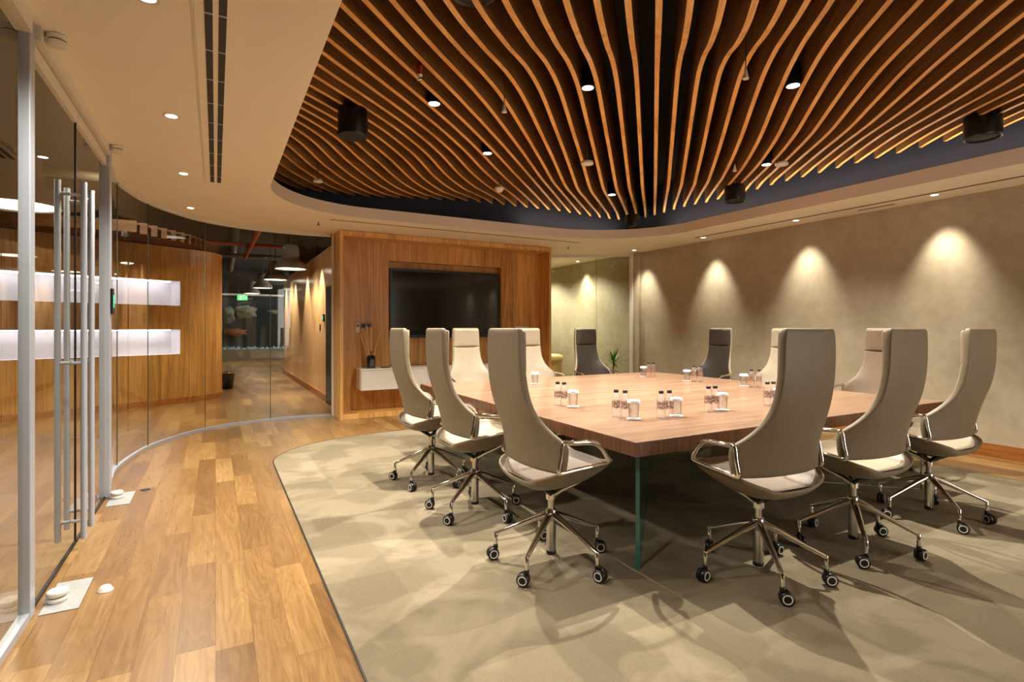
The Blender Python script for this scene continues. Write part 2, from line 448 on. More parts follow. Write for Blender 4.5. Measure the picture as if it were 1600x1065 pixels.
# outer face of the ceiling edge above the glass (seen from the corridor) and a top skin
g2 = [(GX,-1.75)] + glass_path
MB().grid([[(x-.03,y,CEIL) for x,y in g2],[(x-.03,y,3.0) for x,y in g2]]).build('edge_board', M['black'], cl)
fa = MB(); n = len(opening)
fa.add([(x,y,CEIL) for x,y in opening]+[(x,y,CEIL+.14) for x,y in opening], [(i,(i+1)%n,(i+1)%n+n,i+n) for i in range(n)], 0, True)
coffer = [(-.05,.15),(6.58,.15),(6.58,7.42),(-.05,7.42)]
fa.build('trim_1', M['fascia'])
struct(bpy.data.objects['trim_1'], 'grey beige curved fascia around the ceiling opening', 'fascia')
lip = flat('trim_2', coffer, CEIL+.14, M['navy'], [opening], up=True)
struct(lip, 'dark ledge on top of the curved ceiling fascia', 'ledge')
cw = MB()
cw.add([(x,y,CEIL+.14) for x,y in coffer]+[(x,y,3.75) for x,y in coffer], [(i,(i+1)%4,(i+1)%4+4,i+4) for i in range(4)])
cw.build('trim_3', M['navy']); struct(bpy.data.objects['trim_3'], 'navy painted band around the timber fin ceiling', 'ceiling band')
up = MB().box(-6.05,7.3,-1.9,25.6,3.75,3.85).build('ceiling', M['black'])
struct(up, 'black open upper ceiling above the fins and the corridor', 'ceiling')

# ------------------------------------------------------------------ walls
wr = MB().box(7.02,7.2,-1.9,12.2,0,CEIL+.05).build('wall_right', M['plaster'])
struct(wr, 'taupe polished plaster wall washed by ceiling spotlights', 'wall')
ws = MB().box(6.965,7.02,7.72,7.90,0,CEIL).build('trim_4', M['plaster'])
struct(ws, 'narrow taupe plaster return where the wall meets the glass', 'trim')
sk = MB().box(6.995,7.02,-1.7,7.72,0,.135).build('baseboard_right', M['skirt'])
struct(sk, 'oak baseboard along the taupe plaster wall', 'baseboard')
wb = MB().box(5.25,7.02,12.0,12.2,0,CEIL+.05).build('wall_back', M['plaster'])
struct(wb, 'taupe wall at the end of the passage behind the glass', 'wall')
# block behind the media wall, its corridor side clad in peach panels
wp = MB().box(1.75,1.9,8.62,17.1,0,2.74).build('wall_corridor', M['peach'])
struct(wp, 'pale peach panelled corridor wall washed by spotlights', 'wall')
bpch = MB().box(1.725,1.75,10.02,17.1,0,.13).build('baseboard_corridor', M['skirt'])
struct(bpch, 'oak baseboard along the peach corridor wall', 'baseboard')
wm = MB().box(1.9,5.2,8.55,8.65,0,3.7).build('wall_media', M['brown_wall'])
struct(wm, 'backing wall behind the timber media unit', 'wall')
wi = MB().box(5.2,5.3,8.55,12.0,0,CEIL+.05).build('wall_passage', M['plaster'])
struct(wi, 'plaster wall inside the passage behind the glass', 'wall')
we = MB().box(-6,7.3,25.35,25.5,0,3.75).build('wall_far', M['black'])
struct(we, 'dark wall far down the corridor', 'wall')
wl = MB().box(-6.1,-6,-1.9,25.5,0,3.75).build('wall_left', M['brown_wall'])
struct(wl, 'brown outer wall of the corridor', 'wall')
w2 = MB().box(1.9,1.99,12.2,17.1,0,3.75).box(1.9,7.3,12.2,12.3,0,3.75).build('wall_inner', M['black'])
struct(w2, 'dark service wall behind the corridor panels', 'wall')
# near wall with two windows, behind the camera
nw = MB()
wins = [(3.38,4.22),(4.34,5.2)]
xs = [-6]+[a for w in wins for a in w]+[7.3]
for i in range(0,len(xs),2): nw.box(xs[i],xs[i+1],-1.9,-1.75,0,3.75)
for a,b in wins: nw.box(a,b,-1.9,-1.75,0,.35).box(a,b,-1.9,-1.75,2.62,3.75)
struct(nw.build('wall_near', M['plaster']), 'taupe wall behind the camera with two windows', 'wall')

# ------------------------------------------------------------------ glass partition
def panel(name, p, q, z0, z1, mat, seams=True, parent=None):
    """one thin pane following the path points p..q"""
    pts = p
    o = MB().grid([[(x,y,z0) for x,y in pts],[(x,y,z1) for x,y in pts]]).build(name, mat, parent)
    return o
def near_i(pt): return min(range(len(glass_path)), key=lambda i:(glass_path[i][0]-pt[0])**2+(glass_path[i][1]-pt[1])**2)
idx = [0]+[near_i(p) for p in [(-.815,6.25),(-.66,7.12),(-.12,8.05),(.66,8.43)]]+[len(glass_path)-1]
wnames = ['short', 'most tightly curved', 'gently curved', 'wide', 'end']
lab = ['curved glass pane beside the aluminium door post','curved glass pane where the partition bends, second from the door','curved glass pane in front of the white niches','curved glass pane in front of the drum wall edge','curved glass pane beside the timber media unit']
for k in range(5):
    o = panel('window_%d'%(k+2), glass_path[idx[k]:idx[k+1]+1], None, .035, CEIL-.03, M['glass'])
    struct(o, lab[k], 'glass wall')
    if k < 4:
        x,y = glass_path[idx[k+1]]
        MB().cyl((x,y,.035),(x,y,CEIL-.03),.0045,seg=8).build('joint', M['seam'], o)
w1 = panel('window_1', [(GX,-1.75),(GX,3.18)], None, .035, CEIL-.03, M['glass'])
struct(w1, 'straight fixed glass pane on the near side of the door', 'glass wall')
def sweep(name, pts, w, z0, z1, mat, parent=None):
    L, Rr = [], []
    for i,(x,y) in enumerate(pts):
        a = pts[max(i-1,0)]; b = pts[min(i+1,len(pts)-1)]
        t = Vector((b[0]-a[0],b[1]-a[1],0)).normalized(); nn = Vector((-t.y,t.x,0))*w/2
        L.append((x+nn.x,y+nn.y)); Rr.append((x-nn.x,y-nn.y))
    return MB().prism(L+Rr[::-1], z0, z1).build(name, mat, parent)
def sweep2(name, pts, w, z0, z1, mat, parent=None):
    rows=[[],[],[],[],[]]
    for i,(x,y) in enumerate(pts):
        a = pts[max(i-1,0)]; b = pts[min(i+1,len(pts)-1)]
        t = Vector((b[0]-a[0],b[1]-a[1],0)).normalized(); nn = Vector((-t.y,t.x,0))*w/2
        c=[(x+nn.x,y+nn.y,z0),(x+nn.x,y+nn.y,z1),(x-nn.x,y-nn.y,z1),(x-nn.x,y-nn.y,z0)]
        for k in range(5): rows[k].append(c[k%4])
    mb = MB().grid(rows, smooth=False)
    mb.add([r[0] for r in rows[:4]],[(0,1,2,3)]); mb.add([r[-1] for r in rows[:4]],[(3,2,1,0)])
    return mb.build(name, mat, parent)
struct(sweep2('trim_5', glass_path, .035, .0005, .035, M['alu']), 'aluminium floor channel under the curved glass', 'channel')
struct(sweep2('trim_6', glass_path, .05, CEIL-.05, CEIL-.0005, M['white_frame']), 'white ceiling channel over the curved glass', 'channel')
struct(sweep2('trim_7', [(GX,-1.75),(GX,3.2)], .04, .0005, .035, M['alu']), 'aluminium floor channel under the straight glass pane', 'channel')
struct(sweep2('trim_8', [(GX,-1.75),(GX,3.2)], .06, CEIL-.08, CEIL-.0005, M['white_frame']), 'white ceiling channel over the straight glass pane', 'channel')
struct(MB().box(GX-.022,GX+.022,3.20,3.275,.0005,CEIL-.0005).build('trim_9', M['alu'], bevel=.004), 'silver aluminium door post on the near side of the door', 'post')
struct(MB().box(GX-.035,GX+.035,5.215,5.30,.0005,CEIL-.0005).build('trim_10', M['alu'], bevel=.004), 'silver aluminium door post on the far side of the door', 'post')
struct(MB().box(1.535,1.565,8.41,8.47,.0005,CEIL-.0005).build('trim_11', M['white_frame']), 'white frame post where curved glass meets media unit', 'post')
struct(MB().box(GX-.04,GX+.04,3.29,5.215,CEIL-.07,CEIL-.0005).build('trim_12', M['white_frame']), 'white head rail above the double glass door', 'rail')

def door(name, y0, y1, ypull, label):
    d = MB().grid([[(GX,y0+.006,.012),(GX,y1-.006,.012)],[(GX,y0+.006,CEIL-.09),(GX,y1-.006,CEIL-.09)]]).build(name, M['glass'])
    struct(d, label, 'glass door')
    MB().box(GX-.012,GX+.012,y0+.006,y1-.006,CEIL-.155,CEIL-.085).build('top_rail', M['white_frame'], d)
    MB().box(GX-.007,GX+.007,y0+.006,y1-.006,.003,.016).build('bottom_seal', M['rubber'], d)
    for sx, mt in ((-1,M['alu']),(1,M['alu'])):
        h = MB().cyl((GX+sx*.062,ypull,.06),(GX+sx*.062,ypull,2.21),.0165,seg=18).build('handle', mt, d)
        for z in (.17,1.12,2.13):
            MB().cyl((GX+sx*.002,ypull,z),(GX+sx*.055,ypull,z),.010,seg=12).build('standoff', M['alu'], h)
    return d
d1 = door('door_1', 3.29, 4.215, 4.10, 'near leaf of the double glass door with tall bar handles')
d2 = door('door_2', 4.215, 5.215, 4.33, 'far leaf of the double glass door with tall bar handles')
MB().box(GX-.005,GX+.005,4.210,4.222,.02,CEIL-.09).build('meeting_seal', M['rubber'], d2)

def pivot(loc_y, label, lab2):
    t = thing('floor_plate', label, 'floor plate', (GX+.04,loc_y,0), group='white pivot plates at the glass door')
    MB().box(.002,.15,-.19,.17,.0005,.004).build('plate', M['stone'], t)
    return t
def hinge(y, z, label, up):
    t = thing('pivot_hinge', label, 'hinge', (GX+.085,y,z), group='door pivot hinges')
    MB().lathe([(.0,0),(.038,0),(.042,.006),(.042,.018),(.039,.022),(0,.022)],0,0,0,28).build('lower_disc', M['white_frame'], t)
    MB().lathe([(.036,.022),(.036,.028)],0,0,0,28).build('gap_ring', M['rubber'], t)
    MB().lathe([(.0,.028),(.042,.028),(.042,.048),(.037,.053),(0,.053)],0,0,0,28).build('upper_disc', M['white_frame'], t)
    MB().box(-.045,-.0,-.02,.02,.004,.03).build('arm', M['alu'], t)
pivot(3.42, 'white stone floor plate under the near door hinge','')
pivot(5.15, 'white stone floor plate under the far door hinge','')
hinge(3.36, .0045, 'white round floor hinge at the foot of the near door post', False)
hinge(5.17, .0045, 'white round floor hinge at the foot of the far door post', False)
hinge(3.36, CEIL-.0535, 'white round ceiling hinge at the top of the near door post', True)
hinge(5.17, CEIL-.0535, 'white round ceiling hinge at the top of the far door post', True)
ds = MB().lathe([(.034,.0005),(.034,.004),(.030,.007),(.027,.016),(.02,.024),(.008,.028),(0,.028)],-.49,3.386,0,28,mi=0)
tag(ds.build('door_stop', [M['white_frame'],M['blackm']]), 'white domed door stop on the oak floor near the door', 'door stop')
ds = MB().lathe([(.036,.0005),(.036,.003),(.030,.003),(.029,.0012),(0,.0012)],-.505,5.33,0,28)
tag(ds.build('floor_socket', [M['blackm']]), 'small dark round floor socket near the far door post', 'floor socket')
t = thing('access_reader', 'black access reader with green light on the far aluminium door post', 'access reader', (GX+.0348,5.2575,1.44))
MB().box(0,.018,-.035,.035,0,.2).build('case', M['blackp'], t, bevel=.004)
MB().box(.018,.020,-.012,.012,.05,.15).build('status_light', M['greenled'], t)

# right-hand curved glass
rg = [(p.x,p.y) for p in catmull([(5.3,9.0,0),(5.75,8.82,0),(6.3,8.52,0),(6.75,8.18,0),(6.99,7.93,0)],8)]
o = panel('window_7', rg[:20], None, .03, CEIL-.05, M['glass_r']); struct(o,'greenish curved glass pane beside the right edge of the media unit','glass wall')
MB().cyl((rg[19][0],rg[19][1],.03),(rg[19][0],rg[19][1],CEIL-.04),.003,seg=8).build('joint', M['seam'], o)
o = panel('window_8', rg[19:], None, .03, CEIL-.05, M['glass_r']); struct(o,'greenish curved glass pane meeting the taupe plaster wall','glass wall')
struct(sweep2('trim_13', rg, .04, .0005, .03, M['alu']), 'floor channel under the greenish glass', 'channel')
struct(sweep2('trim_14', rg, .05, CEIL-.05, CEIL-.0005, M['white_frame']), 'white ceiling channel over the greenish glass', 'channel')
struct(MB().box(6.94,6.965,7.88,7.96,.0005,CEIL-.0005).build('trim_15', M['white_frame']), 'white edge post between greenish glass and plaster wall', 'post')

# ------------------------------------------------------------------ timber fins
TH0 = math.atan(463/842)+math.atan(220/842)
QX, QY = math.sin(TH0), math.cos(TH0)      # along a fin
PX_, PY_ = QY, -QX                         # across the fins
ROWS = [
 (-4.6,[(2.5,3.26),(3.4,3.31),(4.2,3.29),(4.75,3.18),(5.2,3.11),(5.8,3.08),(6.5,3.12)]),
 (-3.5,[(1.6,3.12),(3.2,3.25),(4.2,3.31),(4.85,3.28),(5.3,3.165),(5.75,3.10),(6.3,3.085),(6.9,3.14),(7.3,3.18)]),
 (-2.6,[(1.6,3.08),(3.2,3.15),(4.6,3.24),(5.4,3.22),(6.0,3.13),(6.6,3.12),(7.0,3.16),(7.6,3.22)]),
 (-1.5,[(1.5,3.03),(2.55,3.06),(3.1,3.08),(4.0,3.13),(5.2,3.18),(6.6,3.21),(8.7,3.24)]),
 (-.80,[(1.5,3.02),(2.6,2.98),(3.2,3.07),(3.75,3.19),(4.25,3.23),(4.9,3.17),(5.7,3.08),(6.35,2.985),(6.7,2.99),(7.0,3.02),(9.0,3.21)]),
 (.0,[(1.5,3.02),(2.75,2.95),(3.3,3.03),(3.8,3.17),(4.25,3.23),(4.9,3.17),(5.7,3.09),(6.5,3.015),(6.75,3.015),(7.0,3.04),(9.0,3.235)]),
 (.48,[(1.5,3.0),(2.9,2.91),(3.33,2.98),(3.85,3.14),(4.3,3.22),(4.9,3.18),(5.7,3.10),(6.5,3.05),(6.72,3.035),(6.95,3.055),(8.8,3.25)]),
 (.95,[(1.5,3.02),(3.2,3.09),(3.8,3.15),(4.2,3.15),(4.7,3.10),(5.3,3.03),(6.2,3.04),(7.3,3.14),(8.4,3.23)]),
 (1.5,[(1.5,3.0),(3.2,3.06),(4.2,3.12),(4.8,3.10),(5.4,3.08),(6.3,3.14),(7.6,3.24)]),
 (2.1,[(1.5,3.0),(3.4,3.05),(4.6,3.08),(5.2,3.12),(6.0,3.19),(7.0,3.24)]),
 (3.6,[(1.5,3.0),(3.6,3.03),(4.6,3.06),(5.3,3.16),(6.2,3.23),(7.0,3.25)]),
]
def fin_z(s, t):
    if t <= ROWS[0][0]: return smooth_interp(s, ROWS[0][1])
    for (a,ra),(b,rb) in zip(ROWS, ROWS[1:]):
        if t <= b:
            k = (t-a)/(b-a); k = k*k*(3-2*k)*.5+k*.5
            return smooth_interp(s,ra)*(1-k)+smooth_interp(s,rb)*k
    return smooth_interp(s, ROWS[-1][1])
ORD = 'first second third fourth fifth sixth seventh eighth ninth tenth eleventh twelfth thirteenth fourteenth fifteenth sixteenth seventeenth eighteenth nineteenth twentieth'.split()
for a in ('twenty','thirty'):
    if a=='thirty': ORD.append('thirtieth')
    ORD += [a+'-'+o for o in 'first second third fourth fifth sixth seventh eighth ninth'.split()]
FIN_STEP = .15
def fin_range(t):
    ox, oy = PX_*t, PY_*t
    lo, hi = -99, 99
    for o, q, a, b in ((ox,QX,.02,6.51),(oy,QY,.22,7.34)):
        lo = max(lo, (a-o)/q); hi = min(hi, (b-o)/q)
    return lo, hi
for i in range(-29, 22):
    t = .03+FIN_STEP*i
    lo, hi = fin_range(t)
    lo = max(lo, 1.15)
    if hi-lo < .35: continue
    L = hi-lo; n = max(8, int(L/.07)); th = .017
    ss = [lo+L*k/n for k in range(n+1)]
    mb = MB()
    bot = [fin_z(s,t) for s in ss]
    # local frame: X along the fin, Y across
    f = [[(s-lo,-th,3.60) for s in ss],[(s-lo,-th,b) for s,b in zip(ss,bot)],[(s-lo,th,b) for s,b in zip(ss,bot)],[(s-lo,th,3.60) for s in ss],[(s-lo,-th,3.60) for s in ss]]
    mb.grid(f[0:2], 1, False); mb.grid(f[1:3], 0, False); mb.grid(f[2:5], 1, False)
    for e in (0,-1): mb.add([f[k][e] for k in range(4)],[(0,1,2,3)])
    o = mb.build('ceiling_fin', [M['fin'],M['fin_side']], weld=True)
    o.location = (QX*lo+PX_*t, QY*lo+PY_*t, 0); o.rotation_euler = (0,0,math.atan2(QY,QX))
    if i == 0: lb = 'straightest wavy oak ceiling fin, running directly away from the viewer'
    else: lb = 'wavy oak ceiling fin, %s to the %s of the straightest middle fin' % (ORD[abs(i)-1], 'left' if i<0 else 'right')
    tag(o, lb, 'ceiling fin', 'wavy oak ceiling fins')

# ------------------------------------------------------------------ lamps
GAIN = 2.2
def lamp(name, kind, loc, power, color=(1,.93,.80), size=.03, angle=90, blend=.4, target=None, rect=None):
    l = bpy.data.lights.new(name, kind); l.energy = power*GAIN; l.color = color
    if kind == 'SPOT': l.spot_size = R(angle); l.spot_blend = blend; l.shadow_soft_size = size
    if kind == 'POINT': l.shadow_soft_size = size
    if kind == 'AREA': l.shape = 'RECTANGLE'; l.size, l.size_y = rect
    o = bpy.data.objects.new(name, l); C.objects.link(o); o.location = loc
    if target is not None:
        o.rotation_euler = (Vector(target)-Vector(loc)).to_track_quat('-Z','Y').to_euler()
    return o
def downlight_mesh():
    ring = MB().lathe([(.034,.0),(.046,-.004),(.050,-.003),(.050,.0)],seg=24,cap=False).mesh('ring', M['white_frame'])
    lens = MB().lathe([(.034,-.001),(0,-.001)],seg=24,cap=False).mesh('lens', M['lampon'])
    return ring, lens
RING, LENS = downlight_mesh()
def downlight(x, y, label, group, power, angle=90, blend=.5, target=None, col=(1,.93,.80), sc=1.0):
    t = thing('ceiling_downlight', label, 'downlight', (x,y,CEIL-.0005), group=group)
    t.scale = (sc,sc,1)
    place('trim_ring', RING, t); place('lens', LENS, t)
    lamp('spot_lamp', 'SPOT', (x,y,CEIL-.03), power, col, .05, angle, blend, target or (x,y,0))
for k,(y) in enumerate((2.79,4.27,5.81,7.43)):
    downlight(-.26, y, ['recessed downlight in the cream ceiling cut by the top frame edge','recessed downlight in the cream ceiling beside the slot vent','recessed downlight in cream ceiling near the end of the slot vent','small recessed downlight in cream ceiling close to the curved glass'][k], 'downlights along the glass partition', 72, 140, .9)
lamp('spot_lamp','SPOT',(-.26,1.25,CEIL-.03),72,(1,.93,.80),.05,140,.9,(-.26,1.25,0))
for k,(x,y) in enumerate(((6.73,2.87),(6.73,4.44),(6.72,5.98),(6.71,7.56),(6.78,9.42))):
    downlight(x, y, ['wall washer downlight above the plaster wall, closest to the viewer','wall washer downlight above the plaster wall, second from the viewer','wall washer downlight above the plaster wall, third from the viewer','wall washer downlight at the corner where plaster meets glass','wall washer downlight in the passage behind the greenish glass'][k], 'wall washer downlights', 52, 60, 1.0, (x+.30,y,1.6), (1,.93,.78))
lamp('spot_lamp','SPOT',(6.73,1.3,CEIL-.03),62,(1,.93,.78),.05,60,1.0,(7.03,1.3,1.65))

# can lights between fins
def snap(x, y):
    s = x*QX+y*QY; t = x*PX_+y*PY_
    t = (math.floor((t-.03)/FIN_STEP)+.5)*FIN_STEP+.03
    return s, t, QX*s+PX_*t, QY*s+PY_*t
CAN = MB().lathe([(.05,.0),(.05,.16),(.0,.16)],seg=24).mesh('can', M['blackm'])
CLENS = MB().lathe([(.044,-.0012),(0,-.0012)],seg=24,cap=False).mesh('lens', M['lampon'])
CROD = MB().cyl((0,0,.16),(0,0,.75),.006,seg=8).mesh('rod', M['blackm'])
cans = [((1.56,4.06),'between fins beside the black speaker on the left'),((2.6,3.4),'high between the middle fins'),((2.55,5.10),'between the left-hand fins above the television'),((4.30,5.36),'above the far end of the table, lowest in view'),((3.77,2.47),'high between the right-hand fins'),((5.02,3.72),'between fins near the right plaster wall')]
for (x,y),w in cans:
    s,t_,X,Y = snap(x,y)
    z = min(fin_z(s,t_-.07),fin_z(s,t_+.07))-.012
    o = thing('can_spotlight', 'black can spotlight hanging '+w, 'spotlight', (X,Y,z), group='spotlights between the fins')
    place('can', CAN, o); place('lens', CLENS, o); place('rod', CROD, o)
    lamp('can_lamp','SPOT',(X,Y,z-.012), 185, (1,.93,.80), .018, 128, .85, (X,Y,0))

# cove strip lighting the fin ends on the right
c_ = lamp('cove_lamp_right','AREA',(6.36,3.9,CEIL+.17), 11, (1,.82,.58), rect=(.05,5.4)); c_.rotation_euler = (PI,0,0)
c_ = lamp('cove_lamp_far','AREA',(5.2,7.24,CEIL+.17), 3, (1,.82,.58), rect=(2.0,.05)); c_.rotation_euler = (PI,0,0)

# ------------------------------------------------------------------ pendant speakers, sensors, sprinklers, vents
def speaker(x, y, z0, r, h, label):
    t = thing('pendant_speaker', label, 'speaker', (x,y,z0), group='black pendant speakers')
    MB().lathe([(0,.012),(r*.86,.012),(r*.9,0),(r*.97,.004),(r,.02),(r,h-.02),(r*.95,h),(0,h)],seg=36).build('cabinet', M['blackp'], t)
    MB().lathe([(0,.008),(r*.55,.010),(r*.84,.011)],seg=36,cap=False).build('grille', M['grille_dark'], t)
    for a in (-1,1):
        MB().cyl((a*.025,0,h),(a*.012,0,h+.25),.0035,seg=8).build('bracket', M['blackm'], t)
    MB().cyl((0,0,h+.22),(0,0,3.74-z0),.008,seg=8).build('rod', M['blackm'], t)
M['grille_dark'] = plain('charcoal_grille', srgb(26,26,26), .7)
speaker(1.03,4.70,2.96,.125,.245,'black cylinder speaker hanging under the fins on the left')
speaker(1.13,2.455,3.0,.125,.245,'black cylinder speaker cut off by the top edge of the picture')
speaker(5.75,6.515,2.90,.120,.20,'small black cylinder speaker by the far end of the fins')
speaker(5.83,4.675,2.94,.125,.215,'black cylinder speaker beside the fins above the far right chairs')
speaker(5.89,2.15,2.985,.135,.205,'largest looking black cylinder speaker, at the right edge of the picture')

def cone(x,y,z,label):
    t = thing('ceiling_sensor', label, 'sensor', (x,y,z), group='cone shaped hanging sensors')
    MB().lathe([(0,0),(.020,0),(.021,.006),(.016,.016),(.009,.05),(.007,.075),(0,.075)],seg=20).build('cone', M['white_frame'], t)
    MB().cyl((0,0,.075),(0,0,3.7-z),.0035,seg=8).build('stem', M['pipe'], t)
cone(1.95,3.67,2.99,'white cone sensor hanging on a thin stem between left fins')
cone(3.10,2.40,2.99,'white cone sensor hanging on a thin stem between right fins')
cone(4.80,3.85,2.98,'white cone sensor just above the black speaker on the right')
def smoke(x,y,z,label,r=.055,flat=False):
    t = thing('smoke_detector', label, 'smoke detector', (x,y,z), group='round white ceiling detectors')
    if flat:
        MB().lathe([(0,0),(r,0.002),(r*1.02,.01),(r*.98,.03),(0,.03)],seg=28).build('body', M['white_frame'], t)
    else:
        MB().lathe([(0,0),(r*.55,0),(r*.62,.012),(r*.85,.018),(r*.88,.03),(r,.034),(r,.055),(0,.055)],seg=28).build('body', M['white_frame'], t)
    MB().cyl((0,0,.03),(0,0,3.7-z),.006,seg=8).build('stem', M['pipe'], t)
smoke(3.30,4.42,2.985,'flat white round detector between fins near the centre',.062,True)
smoke(3.03,5.83,2.985,'ribbed white smoke detector low between fins over the television')
smoke(1.02,6.44,2.985,'small white round detector in the far left corner of the fins',.05,True)
smoke(5.10,3.52,3.0,'flat white round detector near the lit fin ends on the right',.062,True)
t = thing('fire_sprinkler','red necked fire sprinkler hanging between the left fins','sprinkler',(1.20,3.47,2.99),group='fire sprinklers')
MB().lathe([(0,0),(.018,0),(.018,.004),(.006,.006),(.006,.03),(.02,.034),(.02,.045),(0,.045)],seg=16).build('head', M['steel'], t)
MB().lathe([(.014,.045),(.02,.06),(.02,.10),(.012,.11),(.012,.7)],seg=16).build('pipe', M['red'], t)
def sprink(x,y,label):
    t = thing('fire_sprinkler', label, 'sprinkler', (x,y,CEIL-.0005), group='fire sprinklers')
    MB().lathe([(.0,-.001),(.028,-.003),(.030,0)],seg=20,cap=False).build('rosette', M['white_frame'], t)
    MB().lathe([(.007,-.002),(.007,-.035),(.022,-.037),(.022,-.040),(0,-.041)],seg=16,cap=False).build('head', M['grille'], t)
sprink(1.21,7.60,'small sprinkler in cream ceiling left of the media unit')
sprink(5.40,7.78,'small sprinkler in cream ceiling right of the media unit')
sprink(6.2,9.6,'small sprinkler in passage ceiling behind the greenish glass')
t = thing('smoke_detector','white flush detector in cream ceiling over the media unit corner','smoke detector',(1.62,7.7,CEIL-.0005))
MB().lathe([(0,-.02),(.04,-.018),(.05,-.006),(.05,0)],seg=24,cap=False).build('body', M['white_frame'], t)

t = thing('slot_vent','long double slot air vent in the cream ceiling','air vent',(0,0,CEIL-.0005))
MB().box(-.085,.085,1.0,6.02,-.004,0).build('frame', M['cream'], t)
for a,b in ((-.045,-.012),(.012,.045)):
    s_ = MB().box(a,b,1.05,5.99,-.0055,-.0042).build('slot', M['blackm'], t)
    for k in range(13):
        y = 1.3+k*.37
        MB().box(a,b,y-.006,y+.006,-.0068,-.0057).build('spacer', M['alu'], s_)
MB().box(-.097,-.091,1.0,6.02,-.003,0).build('edge_bead', M['white_frame'], t)
tag(MB().box(1.31,5.33,7.32,7.345,CEIL-.004,CEIL-.0005).build('linear_slot', M['grille']), 'thin dark air slot in ceiling in front of the media unit', 'air slot')
tag(MB().box(6.60,6.635,.8,6.05,CEIL-.004,CEIL-.0005).build('linear_slot', M['grille']), 'long dark air slot in ceiling along the plaster wall', 'air slot')
tag(MB().box(6.80,6.83,3.30,3.70,CEIL-.004,CEIL-.0005).build('access_grille', M['grille']), 'short narrow grille in ceiling between two wall washer downlights', 'grille')

# ------------------------------------------------------------------ conference table
tb = thing('conference_table','large square walnut conference table on green edged glass legs','table',(3.555,3.82,.0065))
TX, TY = 1.645, 1.68
ZT = .735-.0065
MB().box(-TX,TX,-TY,TY,ZT-.006,ZT).build('table_top', M['walnut'], tb, bevel=.0015)
MB().box(-TX,TX,-TY,TY,ZT-.078,ZT-.0062).build('table_edge', M['walnut_edge'], tb, bevel=.001)
def glass_plate(p, q, th, parent, name):
    p, q = Vector((*p,0)), Vector((*q,0)); d = (q-p); L = d.length
    Mx = Matrix.Translation(p) @ Matrix.Rotation(math.atan2(d.y,d.x),4,'Z')
    z1 = ZT-.0785
    mb = MB(); h = th/2
    vs = [(0,-h,0),(L,-h,0),(L,h,0),(0,h,0),(0,-h,z1),(L,-h,z1),(L,h,z1),(0,h,z1)]
    mb.add(vs,[(0,1,5,4),(2,3,7,6)],0,False,Mx); mb.add(vs,[(1,2,6,5),(3,0,4,7),(0,3,2,1),(4,5,6,7)],1,False,Mx)
    return mb.build(name, [M['leg_glass'],M['leg_edge']], parent)
for sx, sy in ((-1,-1),(1,-1),(1,1),(-1,1)):
    a = (sx*(TX-.12),sy*(TY-.12)); b = (sx*(TX-1.02),sy*(TY-1.02))
    lg = glass_plate(a,b,.022,tb,'leg')
    dx,dy = .33,.33
    c0 = (b[0]-sx*.012-sy*0, b[1]-sy*.012)
    glass_plate((c0[0]+sx*dx,c0[1]-sy*dy),(c0[0]-sx*dx,c0[1]+sy*dy),.014,lg,'cross_panel')

